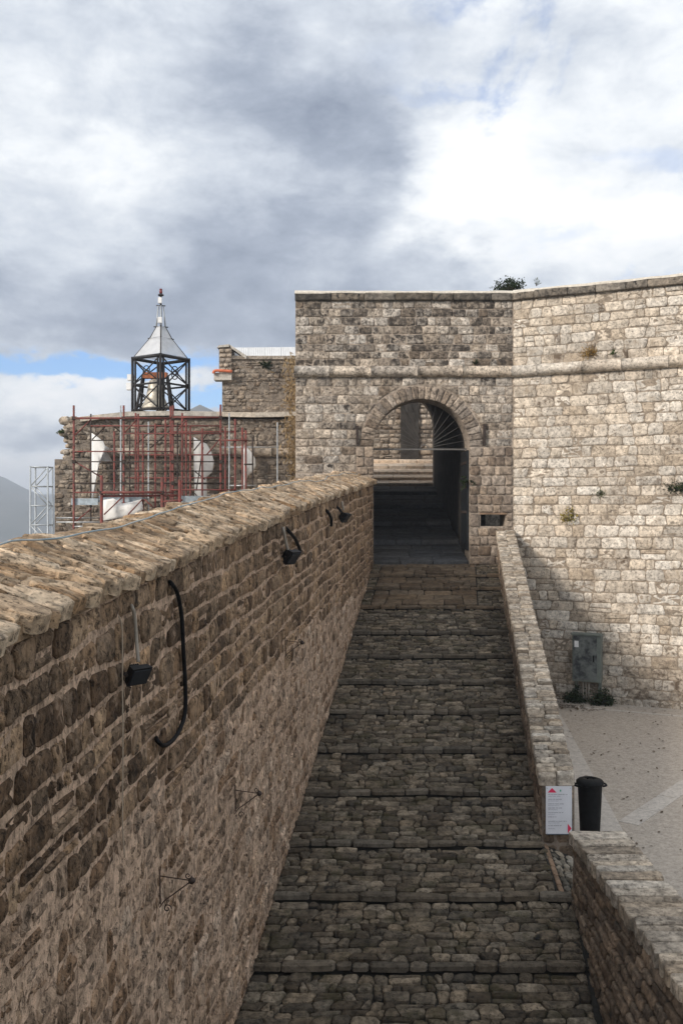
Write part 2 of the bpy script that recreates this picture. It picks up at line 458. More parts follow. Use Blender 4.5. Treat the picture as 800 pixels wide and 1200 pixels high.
M['hill'] = plain_mat('wooded_hill', (0.055, 0.065, 0.045), 0.95, 0.0, 0.3, 0.012, c2=(0.10, 0.095, 0.075))


# ------------------------------------------------------------------ mesh helpers
class Acc:
    def __init__(s):
        s.v, s.f, s.r, s.s, s.sm = [], [], [], [], []

    def add(s, verts, faces, rnd=0.5, stain=0.0):
        o = len(s.v)
        s.v.extend(verts)
        s.f.extend(tuple(i + o for i in f) for f in faces)
        s.r.extend([rnd] * len(faces))
        s.s.extend([stain] * len(faces))

    def box(s, x0, x1, y0, y1, z0, z1, **k):
        v = [(x, y, z) for z in (z0, z1) for y in (y0, y1) for x in (x0, x1)]
        f = [(0, 2, 3, 1), (4, 5, 7, 6), (0, 1, 5, 4), (2, 6, 7, 3), (0, 4, 6, 2), (1, 3, 7, 5)]
        s.add(v, f, **k)

    def obox(s, c, ux, uy, uz, hx, hy, hz, **k):
        c, ux, uy, uz = Vector(c), Vector(ux), Vector(uy), Vector(uz)
        v = [tuple(c + ux * a * hx + uy * b * hy + uz * d * hz) for d in (-1, 1) for b in (-1, 1) for a in (-1, 1)]
        f = [(0, 2, 3, 1), (4, 5, 7, 6), (0, 1, 5, 4), (2, 6, 7, 3), (0, 4, 6, 2), (1, 3, 7, 5)]
        s.add(v, f, **k)

    def tube(s, pts, r, n=7, closed_ends=True, radii=None, **k):
        pts = [Vector(p) for p in pts]
        vs, fs = [], []
        m = len(pts)
        prev = None
        for i, p in enumerate(pts):
            d = (pts[min(i + 1, m - 1)] - pts[max(i - 1, 0)]).normalized()
            if prev is None:
                a = Vector((0, 0, 1)) if abs(d.z) < 0.9 else Vector((1, 0, 0))
                x = d.cross(a).normalized()
            else:
                x = (prev - d * prev.dot(d)).normalized()
            prev = x
            y = d.cross(x)
            rr = radii[i] if radii else r
            for j in range(n):
                t = 2 * math.pi * j / n
                vs.append(tuple(p + x * (rr * math.cos(t)) + y * (rr * math.sin(t))))
        for i in range(m - 1):
            for j in range(n):
                j2 = (j + 1) % n
                fs.append((i * n + j, i * n + j2, (i + 1) * n + j2, (i + 1) * n + j))
        if closed_ends:
            fs.append(tuple(range(n - 1, -1, -1)))
            fs.append(tuple((m - 1) * n + j for j in range(n)))
        s.add(vs, fs, **k)

    def lathe(s, prof, c=(0, 0, 0), n=20, **k):
        vs, fs = [], []
        for r, z in prof:
            for j in range(n):
                t = 2 * math.pi * j / n
                vs.append((c[0] + r * math.cos(t), c[1] + r * math.sin(t), c[2] + z))
        for i in range(len(prof) - 1):
            for j in range(n):
                j2 = (j + 1) % n
                fs.append((i * n + j, i * n + j2, (i + 1) * n + j2, (i + 1) * n + j))
        fs.append(tuple(range(n - 1, -1, -1)))
        fs.append(tuple((len(prof) - 1) * n + j for j in range(n)))
        s.add(vs, fs, **k)

    def prism(s, poly, axis_fn, d0, d1, **k):
        """polygon (a,b) swept between d0 and d1; axis_fn(a,b,d) -> xyz"""
        n = len(poly)
        v = [tuple(axis_fn(a, b, d0)) for a, b in poly] + [tuple(axis_fn(a, b, d1)) for a, b in poly]
        f = [tuple(range(n - 1, -1, -1)), tuple(range(n, 2 * n))]
        f += [(i, (i + 1) % n, n + (i + 1) % n, n + i) for i in range(n)]
        s.add(v, f, **k)


def obj(name, acc, mat, parent=None, smooth=False, origin=None, kind=None, label=None):
    me = bpy.data.meshes.new(name)
    vs = acc.v
    if origin is None:
        if parent is None:
            n = max(1, len(vs))
            origin = Vector((sum(v[0] for v in vs) / n, sum(v[1] for v in vs) / n, min(v[2] for v in vs)))
        else:
            origin = Vector((0, 0, 0))
    origin = Vector(origin)
    me.from_pydata([(v[0] - origin[0], v[1] - origin[1], v[2] - origin[2]) for v in vs], [], acc.f)
    a = me.attributes.new('rnd', 'FLOAT', 'FACE')
    a.data.foreach_set('value', acc.r)
    b = me.attributes.new('stain', 'FLOAT', 'FACE')
    b.data.foreach_set('value', acc.s)
    if smooth:
        me.polygons.foreach_set('use_smooth', acc.sm if len(acc.sm) == len(acc.f) else [True] * len(me.polygons))
    me.materials.append(mat)
    me.update()
    o = bpy.data.objects.new(name, me)
    COL.objects.link(o)
    if parent is not None:
        o.parent = parent
        pw = WORLD_LOC.get(parent.name, Vector((0, 0, 0)))
        o.location = origin - pw
        WORLD_LOC[o.name] = origin.copy()
    else:
        o.location = origin
        WORLD_LOC[o.name] = origin.copy()
    if kind:
        o['kind'] = kind
    if label:
        o['label'] = label
    return o


WORLD_LOC = {}


def tag(o, label, cat, group=None):
    o['label'] = label
    o['category'] = cat
    if group:
        o['group'] = group
    return o


def thing(name, loc, label, cat, group=None):
    o = bpy.data.objects.new(name, None)
    COL.objects.link(o)
    o.empty_display_size = 0.2
    o.location = loc
    WORLD_LOC[o.name] = Vector(loc)
    return tag(o, label, cat, group)


def structure(name, acc, mat, **k):
    o = obj(name, acc, mat, **k)
    o['kind'] = 'structure'
    return o


def at(x, y, Y):
    """point at depth Y metres in front of the viewpoint, given by bearing (photo pixels)"""
    return Vector(((x - 400) * Y / F, Y, (600 - y) * Y / F))


def nz(x, y=0.0, z=0.0):
    return mnoise.noise((x, y, z))


# ------------------------------------------------------------------ stones
def stone_geo(poly, P, d_back, d_front, bev, rough, rng, near=False, bulge=0.0, corner=0.22):
    """one stone from a (u,v) quad: rounded outline, chamfered edge, uneven face"""
    us = [p[0] for p in poly]
    vs = [p[1] for p in poly]
    wd, ht = max(us) - min(us), max(vs) - min(vs)
    m = min(wd, ht)
    cu, cv = sum(us) / len(us), sum(vs) / len(vs)
    out = []
    n = len(poly)
    for i in range(n):
        p0, p, p1 = poly[i - 1], poly[i], poly[(i + 1) % n]
        for q in (p0, p1):
            L = math.hypot(q[0] - p[0], q[1] - p[1]) or 1e-6
            r = min(corner * m * rng.uniform(0.5, 1.5), 0.45 * L)
            out.append((p[0] + (q[0] - p[0]) / L * r, p[1] + (q[1] - p[1]) / L * r))
        if near:
            k = rng.uniform(0.38, 0.62)
            mx_, my_ = p[0] + (p1[0] - p[0]) * k, p[1] + (p1[1] - p[1]) * k
            j = 0.05 * m
            out.append((mx_ + rng.uniform(-j, j), my_ + rng.uniform(-j, j)))
    N = len(out)
    bu, bv = min(bev, 0.3 * wd), min(bev, 0.3 * ht)
    su, sv = 1 - 2 * bu / wd, 1 - 2 * bv / ht
    rings = [[(u, v, d_back) for u, v in out],
             [(u, v, d_front - bev * rng.uniform(0.6, 1.1)) for u, v in out],
             [(cu + (u - cu) * su, cv + (v - cv) * sv, d_front + rng.uniform(-rough, rough)) for u, v in out]]
    if near:
        rings.append([(cu + (u - cu) * su * 0.52, cv + (v - cv) * sv * 0.52,
                       d_front + bulge * 0.8 + rng.uniform(-rough, rough) * 1.3) for u, v in out])
    V = [tuple(P(*q)) for rg in rings for q in rg]
    V.append(tuple(P(cu, cv, d_front + bulge + rng.uniform(-rough, rough))))
    Fs = []
    for a in range(len(rings) - 1):
        for i in range(N):
            j = (i + 1) % N
            Fs.append((a * N + i, a * N + j, (a + 1) * N + j, (a + 1) * N + i))
    a = (len(rings) - 1) * N
    c = len(V) - 1
    for i in range(N):
        Fs.append((a + i, a + (i + 1) % N, c))
    return V, Fs


def fix_winding(V, Fs, outward):
    """make faces point along 'outward' side"""
    a, b, c = (Vector(V[i]) for i in Fs[-1][:3])
    if (b - a).cross(c - a).dot(outward) < 0:
        return [tuple(reversed(f)) for f in Fs]
    return Fs


def courses(u0, u1, v0, v1, h, wdt, rng, wob=0.0, jit=0.0, joint=0.02, split=0.0, seed=0.0, joint_u=None):
    """coursed masonry quads filling u0..u1 x v0..v1"""
    rows = [v0]
    while rows[-1] < v1 - h[0] * 0.5:
        rows.append(rows[-1] + rng.uniform(*h))
    k = (v1 - v0) / (rows[-1] - v0)
    rows = [v0 + (r - v0) * k for r in rows]
    out = []

    def row_v(i, u):
        if i == 0 or i == len(rows) - 1:
            return rows[i]
        return rows[i] + wob * (nz(u * 0.9, i * 3.7 + seed, 1.5) + 0.6 * nz(u * 3.1, i * 5.1 + seed, 7.5))

    for i in range(len(rows) - 1):
        u = u0
        ph = rows[i + 1] - rows[i]
        cuts = [u0]
        while True:
            wv = rng.uniform(*wdt)
            if u + wv > u1 - wdt[0] * 0.6:
                break
            u += wv
            cuts.append(u)
        cuts.append(u1)
        tj = [0.0] + [rng.uniform(-jit, jit) for _ in cuts[1:-1]] + [0.0]
        bj = [0.0] + [rng.uniform(-jit, jit) for _ in cuts[1:-1]] + [0.0]
        for k2 in range(len(cuts) - 1):
            a, b = cuts[k2], cuts[k2 + 1]
            g = joint * 0.5 * rng.uniform(0.7, 1.4)
            gu = g if joint_u is None else joint_u * 0.5 * rng.uniform(0.5, 1.6)
            e = [rng.uniform(-0.5, 1.0) * g * 0.5 for _ in range(4)]
            q = [(a + bj[k2] + gu, row_v(i, a) + g + e[0]), (b + bj[k2 + 1] - gu, row_v(i, b) + g + e[1]),
                 (b + tj[k2 + 1] - gu, row_v(i + 1, b) - g - e[2]), (a + tj[k2] + gu, row_v(i + 1, a) - g - e[3])]
            if rng.random() < split and ph > 0.14:
                s_ = rng.uniform(0.4, 0.6)
                ml = (q[0][0] * (1 - s_) + q[3][0] * s_, q[0][1] * (1 - s_) + q[3][1] * s_)
                mr = (q[1][0] * (1 - s_) + q[2][0] * s_, q[1][1] * (1 - s_) + q[2][1] * s_)
                out.append([q[0], q[1], (mr[0], mr[1] - g), (ml[0], ml[1] - g)])
                out.append([(ml[0], ml[1] + g), (mr[0], mr[1] + g), q[2], q[3]])
            else:
                out.append(q)
    return out


def screen_size(V):
    xs, ys = [], []
    for x, y, z in V:
        if y < 0.3:
            return 0.0
        xs.append(400 + F * x / y)
        ys.append(600 - F * z / y)
    x0, x1, y0, y1 = max(0, min(xs)), min(800, max(xs)), max(0, min(ys)), min(1200, max(ys))
    if x1 <= x0 or y1 <= y0:
        return 0.0
    return (x1 - x0) * (y1 - y0)


def emit(name, stones, mat, parent, limit=300, smooth=True, stuff_name=None, minpx=30.0):
    """stones: list of (V, F, rnd, stain); the largest in view become parts, the rest one joined part"""
    order = sorted(stones, key=lambda s: -screen_size(s[0]))
    big = [s for s in order[:limit] if screen_size(s[0]) > minpx]
    rest = order[len(big):]
    def flags(Fs):
        k_ = 0
        while k_ < len(Fs) and len(Fs[-1 - k_]) == 3:
            k_ += 1
        return [i >= 2 * k_ for i in range(len(Fs))]

    for V, Fs, r, st in big:
        a = Acc()
        a.add(V, Fs, r, st)
        a.sm += flags(Fs)
        n = len(V)
        c = Vector((sum(v[0] for v in V) / n, sum(v[1] for v in V) / n, sum(v[2] for v in V) / n))
        obj(name, a, mat, parent, smooth=smooth, origin=c)
    if rest:
        a = Acc()
        for V, Fs, r, st in rest:
            a.add(V, Fs, r, st)
            a.sm += flags(Fs)
        obj(stuff_name or ('small_' + name + 's'), a, mat, parent, smooth=smooth, kind='stuff')


# ================================================================== TERRAIN
def terrain_h(x, y):
    r = math.hypot(x, y)
    az = math.atan2(x, y)
    base = -9.5
    # fortress hill falls away to the valley
    fall = max(0.0, min(1.0, (r - 55) / 500.0))
    base += -75 * (fall * fall * (3 - 2 * fall))
    if r > 420:
        k = max(0.0, min(1.0, (r - 800) / 700.0))
        k = k * k * (3 - 2 * k)
        ridge = 112 + 26 * nz(az * 5.0 + 4.0, 1.0) + 15 * nz(az * 14.0, 3.0) + 9 * nz(az * 40, r * 0.003, 5)
        ridge += 46 * math.exp(-((az + 0.375) / 0.06) ** 2)
        base += k * ridge * (0.9 + 0.15 * nz(x * 0.003, y * 0.003, 2)) + k * 8 * nz(x * 0.012, y * 0.012, 9)
        # rounded hill behind the ruin
        hx, hy = 720 * math.sin(-0.150), 720 * math.cos(-0.150)
        base += 166 * math.exp(-(((x - hx) / 62) ** 2 + ((y - hy) / 110) ** 2))
        base += min(1, (r - 420) / 200) * 5 * nz(x * 0.02, y * 0.02, 4)
        base = min(base, 88)
    else:
        base += min(1, r / 400) * 6 * nz(x * 0.01, y * 0.01)
    return base


acc = Acc()
NR, NA = 90, 420
rad = [2.0 * (2400 / 2.0) ** (i / (NR - 1)) for i in range(NR)]
vs = [(0, 0, -9.5)]
for r in rad:
    for j in range(NA):
        t = 2 * math.pi * j / NA
        x, y = r * math.sin(t), r * math.cos(t)
        vs.append((x, y, terrain_h(x, y)))
fs = [(0, 1 + (j + 1) % NA, 1 + j) for j in range(NA)]
for i in range(NR - 1):
    for j in range(NA):
        j2 = (j + 1) % NA
        a = 1 + i * NA
        fs.append((a + j, a + j2, a + NA + j2, a + NA + j))
acc.add(vs, fs)
structure('ground', acc, M['hill'], smooth=True, origin=(0, 0, 0))

# ================================================================== RAMP
SL = 0.25
RW = 3.62


def zp(Y):
    return -8.04 + SL * Y


def xl(Y):
    return -2.41 + 0.125 * Y


STEPS = [8.75, 9.93, 10.91, 12.14, 13.29, 14.61, 15.93, 17.33, 18.61, 19.87, 21.20, 22.84, 24.20, 25.26, 26.42]
RISE = 0.034


def ztread(Y):
    for i in range(len(STEPS) - 1):
        if STEPS[i] <= Y < STEPS[i + 1]:
            t = (Y - STEPS[i]) / (STEPS[i + 1] - STEPS[i])
            return (zp(STEPS[i]) + RISE) * (1 - t) + (zp(STEPS[i + 1]) - RISE) * t
    return zp(Y)


# bed under the stones
acc = Acc()
STEPS_B = [q_ + 0.05 for q_ in STEPS]
ys = [5.0, 7.0] + STEPS_B
for i in range(len(ys) - 1):
    ya, yb = ys[i], ys[i + 1]
    za, zb = (zp(ya) + (RISE if ya in STEPS_B else 0)) - 0.05, zp(yb) - (RISE if yb in STEPS_B else 0) - 0.05
    wa = RW + (0.5 if ya < 12.1 else 0.0)
    acc.add([(xl(ya) - 0.25, ya, za), (xl(ya) + wa, ya, za), (xl(yb) + wa, yb, zb), (xl(yb) - 0.25, yb, zb),
             (xl(ya) - 0.25, ya, za - 0.6), (xl(ya) + wa, ya, za - 0.6), (xl(yb) + wa, yb, zb - 0.6), (xl(yb) - 0.25, yb, zb - 0.6)],
            [(0, 1, 2, 3), (4, 7, 6, 5), (0, 4, 5, 1), (2, 6, 7, 3), (1, 5, 6, 2), (0, 3, 7, 4)])
ramp = structure('ramp', acc, M['ramp_bed'], origin=(0, 15, -6))

rng = random.Random(11)


def make_P_ramp(i):
    ya, yb = STEPS[i], STEPS[i + 1]
    za, zb = zp(ya) + RISE, zp(yb) - RISE

    def P(u, v, d):
        t = (v - ya) / (yb - ya)
        return (xl(v) + u, v, za + (zb - za) * t + d + 0.016 * nz(u * 1.3, v * 1.3, 4))
    return P


cob, kerbs, browns = [], [], []
UP = Vector((0, 0, 1))
for i in range(len(STEPS) - 1):
    P = make_P_ramp(i)
    ya, yb = STEPS[i], STEPS[i + 1]
    brown = i >= 11
    # kerb stones along the step's lip
    u = -0.02
    wr = RW + (0.27 if ya < 12.1 else 0.36 if ya < 12.2 else 0.0)
    while u < wr - 0.05:
        wv = rng.uniform(0.18, 0.75)
        if u + wv > wr - 0.25:
            wv = wr - u
        q = [(u + 0.008, ya - 0.01 + 0.05 * nz(u * 0.8, ya) + rng.uniform(-0.018, 0.015)), (u + wv - 0.008, ya - 0.01 + 0.05 * nz((u + wv) * 0.8, ya) + rng.uniform(-0.018, 0.015)),
             (u + wv - 0.008, ya + 0.075 + rng.uniform(-0.025, 0.03)), (u + 0.008, ya + 0.075 + rng.uniform(-0.025, 0.03))]
        V, Fs = stone_geo(q, P, -0.062, 0.012 + rng.uniform(-0.022, 0.016), 0.022, 0.008, rng, near=True, corner=0.25)
        (browns if brown else kerbs).append((V, fix_winding(V, Fs, UP), rng.uniform(0.25, 0.8), rng.uniform(0, 0.5)))
        u += wv
    ua, ub = 0.0, RW
    if 12.1 < ya < 12.2:
        wr = RW + 0.05
    if brown:
        for q in courses(0.25, RW - 0.75, ya + 0.14, yb - 0.02, (0.3, 0.42), (0.3, 0.75), rng, 0.02, 0.03, 0.02, seed=i):
            V, Fs = stone_geo(q, P, -0.08, 0.01 + rng.uniform(-0.01, 0.008), 0.012, 0.005, rng, corner=0.1)
            browns.append((V, fix_winding(V, Fs, UP), rng.random(), rng.uniform(0, 0.6)))
        strips = [(0.0, 0.24), (RW - 0.74, RW)]
    else:
        strips = [(0.0, wr)]
    for (ua, ub) in strips:
        for q in courses(ua, ub, ya + 0.095, yb - 0.025, (0.09, 0.175), (0.08, 0.36), rng, 0.045, 0.045, 0.014, split=0.12, seed=i):
            hgt = rng.uniform(-0.018, 0.022)
            V, Fs = stone_geo(q, P, -0.08, hgt, 0.016, 0.006, rng, near=True, bulge=0.004, corner=0.20)
            cob.append((V, fix_winding(V, Fs, UP), min(1, max(0, rng.gauss(0.42, 0.28))), rng.random() ** 2))
emit('cobble', cob, M['cobble'], ramp, 300)
emit('kerb_stone', kerbs, M['kerb'], ramp, 300)
emit('step_slab', browns, M['brown_step'], ramp, 300)

# ================================================================== PLAZA
PZ = -5.15
acc = Acc()
acc.add([(3.2, 7.0, PZ), (16, 7.0, PZ), (16, 28, PZ), (4.6, 28, PZ), (3.25, 13.2, PZ), (3.2, 12.0, PZ),
         (3.2, 7.0, PZ - 0.5), (16, 7.0, PZ - 0.5), (16, 28, PZ - 0.5), (4.6, 28, PZ - 0.5), (3.25, 13.2, PZ - 0.5), (3.2, 12, PZ - 0.5)],
        [(0, 1, 2, 3, 4, 5), (11, 10, 9, 8, 7, 6)] + [(i, i + 6, (i + 1) % 6 + 6, (i + 1) % 6) for i in range(6)])
plaza = structure('plaza', acc, M['plaza'], origin=(9, 18, PZ))


def ground_sheet(name, pts, dz, mat, parent):
    a = Acc()
    n = len(pts)
    a.add([(x, y, PZ + dz) for x, y in pts] + [(x, y, PZ - 0.02) for x, y in pts],
          [tuple(range(n)), tuple(range(2 * n - 1, n - 1, -1))] + [(i, i + n, (i + 1) % n + n, (i + 1) % n) for i in range(n)])
    return obj(name, a, mat, parent)


# border strip of slabs along the sloping parapet
rng = random.Random(5)
Y = 12.3
slabs = []
while Y < 26.2:
    L = rng.uniform(0.8, 1.3)
    x0 = 3.36 + 0.118 * (Y - 13.4)
    x1 = 3.36 + 0.118 * (Y + L - 13.4)
    xr0, xr1 = 4.33 + 0.118 * (Y - 13.4), 4.33 + 0.118 * (Y + L - 13.4)
    if Y < 13.3:
        x0, x1 = 3.65, 3.65
    ground_sheet('border_slab', [(x0, Y + 0.006), (xr0, Y + 0.006), (xr1, Y + L - 0.006), (x1, Y + L - 0.006)],
                 0.004 + rng.uniform(0, 0.004), M['plaza_band'], plaza)
    Y += L
# diagonal pale band across the plaza and one along the wall
dv = Vector((1.67, 2.1)).normalized()
nv = Vector((dv.y, -dv.x))
p = Vector((4.6, 15.6))
k = 0.0
while k < 9.0:
    L = rng.uniform(0.9, 1.2)
    a, b = p + dv * (k + 0.008), p + dv * (k + L - 0.008)
    ground_sheet('band_slab', [(a.x, a.y), (a.x + nv.x * 0.34, a.y + nv.y * 0.34), (b.x + nv.x * 0.34, b.y + nv.y * 0.34), (b.x, b.y)],
                 0.005 + rng.uniform(0, 0.003), M['plaza_band'], plaza)
    k += L
TW = Vector((4.08, -1.9)).normalized()
k = 1.4
while k < 7.5:
    L = rng.uniform(0.9, 1.3)
    o = Vector((4.8, 26.3)) + TW * k + Vector((-TW.y * -1, -TW.x)) * 0.0
    nn = Vector((TW.y, -TW.x))
    a, b = o + nn * 0.75, o + TW * (L - 0.02) + nn * 0.75
    ground_sheet('band_slab', [(a.x, a.y), (a.x + nn.x * 0.13, a.y + nn.y * 0.13), (b.x + nn.x * 0.13, b.y + nn.y * 0.13), (b.x, b.y)],
                 0.005, M['plaza_band'], plaza)
    k += L

# fallen leaves
rng = random.Random(77)
acc = Acc()
for i in range(480):
    if i < 280:
        x, y = rng.uniform(4.5, 10), rng.uniform(13.5, 24.6)
    else:
        x, y = 5.7 + abs(rng.gauss(0, 0.5)), 24.9 + rng.gauss(0, 0.25)
        y -= (x - 5.7) * 0.45
    s_ = rng.uniform(0.02, 0.05)
    t = rng.uniform(0, 6.28)
    c, s2 = math.cos(t), math.sin(t)
    pts = [(-1, 0, .1), (0, -0.55, .25), (1, 0, .5), (0, 0.55, .25)]
    acc.add([(x + s_ * (a * c - b * s2), y + s_ * (a * s2 + b * c), PZ + 0.012 + s_ * h * rng.uniform(0.3, 1)) for a, b, h in pts],
            [(0, 1, 2), (0, 2, 3)], rng.random())
lv = obj('fallen_leaves', acc, M['dead_leaf'], kind='stuff')
tag(lv, 'dry brown leaves scattered over the pale plaza paving', 'leaves')

# ================================================================== LEFT RETAINING WALL
rw = thing('retaining_wall', (xl(15) - 0.4, 15, -6), 'tall rubble stone wall with ochre slab coping along the cobbled ramp', 'wall')
NWL = Vector((1, -0.125, 0)).normalized()


def ztop(Y):
    return -1.13 + 0.0885 * Y - 0.00062 * Y * Y


def P_left(u, v, d):
    return Vector((xl(u), u, ztop(u) + v)) + NWL * d


YA, YB = 3.0, 26.27
acc = Acc()
N = 60
prof = [(0.0, -7.5), (0.0, 0.0), (0.05, 0.0), (0.05, 0.09), (-0.05, 0.14), (-0.55, 0.33), (-0.78, 0.34), (-0.85, 0.28), (-0.85, -7.5)]
vs = []
for i in range(N + 1):
    Y = YA + (YB - YA) * i / N
    for d, v in prof:
        vs.append(tuple(P_left(Y, v, d)))
K = len(prof)
fs, fs2 = [], []
for i in range(N):
    for j in range(K - 1):
        f = (i * K + j, (i + 1) * K + j, (i + 1) * K + j + 1, i * K + j + 1)
        (fs if j in (0, 7) else fs2).append(f)
fs.append(tuple(range(K)))
fs.append(tuple(N * K + j for j in range(K - 1, -1, -1)))
acc.add(vs, fs)
obj('mortar_core', acc, M['rubble_mortar'], rw)
acc = Acc()
acc.add(vs, fs2)
obj('coping_bed', acc, M['coping_mortar'], rw)

rng = random.Random(3)
hi, lo = [], []
for q in courses(YA, YB - 0.05, -6.2, -0.005, (0.16, 0.26), (0.08, 0.36), rng, 0.06, 0.04, 0.034, split=0.12, seed=2.0, joint_u=0.014):
    cu = sum(p[0] for p in q) / 4
    cv = sum(p[1] for p in q) / 4
    zc = ztop(cu) + cv
    if zc < zp(cu) - 0.25:
        continue
    # mortar hides the stones more and more towards the foot of the wall
    lim = -1.55 - 0.05 * (cu - 5) + 0.45 * nz(cu * 0.7, cv * 0.7, 3)
    low = cv < lim
    near = cu < 14
    if low:
        V, Fs = stone_geo(q, P_left, -0.04, rng.uniform(-0.006, 0.022), 0.014, 0.013, rng, near=near, bulge=0.004, corner=0.20)
    else:
        V, Fs = stone_geo(q, P_left, -0.04, rng.uniform(0.002, 0.030), 0.012, 0.011, rng, near=near, bulge=0.004, corner=0.17)
    Fs = fix_winding(V, Fs, NWL)
    dk = max(0.0, 1.0 - (cu - 4) / 9.0)
    r = min(1, max(0, rng.gauss(0.48 - 0.16 * dk, 0.30)))
    (lo if low else hi).append((V, Fs, r, rng.random() * (0.45 + 0.4 * dk)))
emit('rubble_stone', hi, M['rubble'], rw, 300)
emit('mortared_stone', lo, M['rubble_low'], rw, 300)

# coping slabs laid across the wall
cop = []


def P_cop(a, b, d):
    """a along the wall, b across (0 at the ramp edge, 1 at the ridge)"""
    o = 0.09 - b * 0.80
    zz = 0.12 + 0.24 * min(1.0, b / 0.86) + 0.025 * nz(a * 1.7, b * 2.5, 6) + 0.03 * nz(a * 0.45, 2, 6)
    pnt = P_left(a - 0.0 * b, zz, o)
    return pnt + Vector((0.25, 0, 0.95)) * d


for (b0, b1, wmin, wmax) in ((0.0, 0.30, 0.07, 0.26), (0.25, 0.54, 0.05, 0.19), (0.48, 0.78, 0.05, 0.18), (0.74, 1.0, 0.05, 0.18)):
    a = YA
    while a < YB - 0.1:
        wv = rng.uniform(wmin, wmax)
        sk = rng.uniform(0.02, 0.16)
        bj = rng.uniform(-0.14, 0.08) if b0 > 0 else rng.uniform(-0.06, 0.03)
        ej = rng.uniform(-0.08, 0.12)
        q = [(a + 0.004, b0 + bj), (a + wv - 0.004, b0 + bj + rng.uniform(-0.04, 0.04)),
             (a + wv - 0.008 - sk, b1 + ej), (a + 0.008 - sk, b1 + ej + rng.uniform(-0.07, 0.07))]
        lift = rng.uniform(-0.018, 0.020)
        tl = rng.uniform(-0.22, 0.22)
        V, Fs = stone_geo(q, lambda u_, v_, d_: P_cop(u_, v_, d_ + (tl * (u_ - a - wv / 2) if d_ > -0.05 else 0)), -0.10, lift, 0.010, 0.007, rng, near=True, bulge=0.002, corner=0.14)
        cop.append((V, fix_winding(V, Fs, UP), min(1, max(0, rng.gauss(0.5, 0.3))), rng.random() ** 1.5))
        a += wv
emit('coping_stone', cop, M['coping'], rw, 300)

# ================================================================== SLOPING PARAPET (right of ramp)
sp = thing('sloping_parapet', (3.6, 20, -3.6), 'low stone parapet sloping down beside the cobbled ramp with pale worn top', 'wall')


def P_sp(u, v, d):             # inner face, u = Y, v = height over the ramp
    return Vector((2.86 + 0.118 * (u - 13.4), u, zp(u) + v)) + Vector((-1, 0.118, 0)).normalized() * d


def P_spt(a, b, d):            # top: a = Y, b across 0..0.5
    return Vector((2.80 + b + 0.118 * (a - 13.4), a, zp(a) + 0.955 + d))


YS0, YS1 = 13.38, 26.28
acc = Acc()


def spx(Y, o):
    return 2.86 + 0.118 * (Y - 13.4) + o


acc.add([(spx(YS0, 0), YS0, PZ - 0.3), (spx(YS0, 0.46), YS0, PZ - 0.3), (spx(YS1, 0.46), YS1, PZ - 0.3), (spx(YS1, 0), YS1, PZ - 0.3),
         (spx(YS0, 0), YS0, zp(YS0) + 0.90), (spx(YS0, 0.46), YS0, zp(YS0) + 0.90), (spx(YS1, 0.46), YS1, zp(YS1) + 0.90), (spx(YS1, 0), YS1, zp(YS1) + 0.90)],
        [(3, 2, 1, 0), (4, 5, 6, 7), (0, 1, 5, 4), (1, 2, 6, 5), (2, 3, 7, 6), (3, 0, 4, 7)])
obj('mortar_core', acc, M['parapet_mortar'], sp)
rng = random.Random(21)
st = []
NL = Vector((-1, 0.118, 0))
for q in courses(YS0, YS1 - 0.03, -0.12, 0.80, (0.16, 0.24), (0.2, 0.5), rng, 0.02, 0.03, 0.025, seed=9):
    V, Fs = stone_geo(q, P_sp, -0.05, rng.uniform(0.008, 0.03), 0.02, 0.007, rng, near=True, corner=0.2)
    st.append((V, fix_winding(V, Fs, NL), rng.random(), rng.random()))


def P_spe(u, v, d):            # near end face
    return Vector((spx(YS0, 0) + u, YS0 - d, zp(YS0) + v))


for q in courses(0.0, 0.46, -0.45, 0.76, (0.15, 0.24), (0.16, 0.34), rng, 0.01, 0.02, 0.025, seed=19):
    V, Fs = stone_geo(q, P_spe, -0.05, rng.uniform(0.004, 0.014), 0.015, 0.004, rng, near=True, corner=0.2)
    st.append((V, fix_winding(V, Fs, Vector((0, -1, 0))), rng.random(), rng.random()))
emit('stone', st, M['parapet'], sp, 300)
tp = []
a = YS0 - 0.04
first = True
while a < YS1 - 0.05:
    L = rng.uniform(0.105, 0.16)
    cut = rng.choice((0.27, 0.25, 0.22, 0.30))
    for b0, b1 in ((0.0, cut), (cut, 0.53)):
        q = [(a + 0.007, b0 + 0.006), (a + L - 0.007, b0 + 0.006), (a + L - 0.007, b1 - 0.006), (a + 0.007, b1 - 0.006)]
        q = [(x + rng.uniform(-0.006, 0.006), y + rng.uniform(-0.012, 0.012)) for x, y in q]
        V, Fs = stone_geo(q, P_spt, -0.15, 0.0 + rng.uniform(-0.016, 0.014), 0.012, 0.006, rng, near=True, bulge=0.003, corner=0.16)
        tp.append((V, fix_winding(V, Fs, UP), min(1, max(0, rng.gauss(0.55, 0.25))), rng.random() ** 2))
    a += L
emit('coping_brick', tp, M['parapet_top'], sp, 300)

# ================================================================== NEAR LEVEL PARAPET
npw = thing('level_parapet', (3.3, 9.5, -6.2), 'level stone parapet with broad worn slab top beside the plaza opening', 'wall')
TZ = -4.15


def xb(Y):
    return 2.66 + 0.14 * (Y - 10.1)


NY0, NY1 = 5.0, 12.2
acc = Acc()
acc.add([(xb(NY0), NY0, -7.5), (3.62, NY0, -7.5), (3.62, NY1, -6.2), (xb(NY1), NY1, -6.2),
         (3.02, NY0, TZ - 0.1), (3.62, NY0, TZ - 0.1), (3.62, NY1, TZ - 0.1), (3.02, NY1, TZ - 0.1)],
        [(3, 2, 1, 0), (4, 5, 6, 7), (0, 1, 5, 4), (1, 2, 6, 5), (2, 3, 7, 6), (3, 0, 4, 7)])
obj('mortar_core', acc, M['parapet_mortar'], npw)


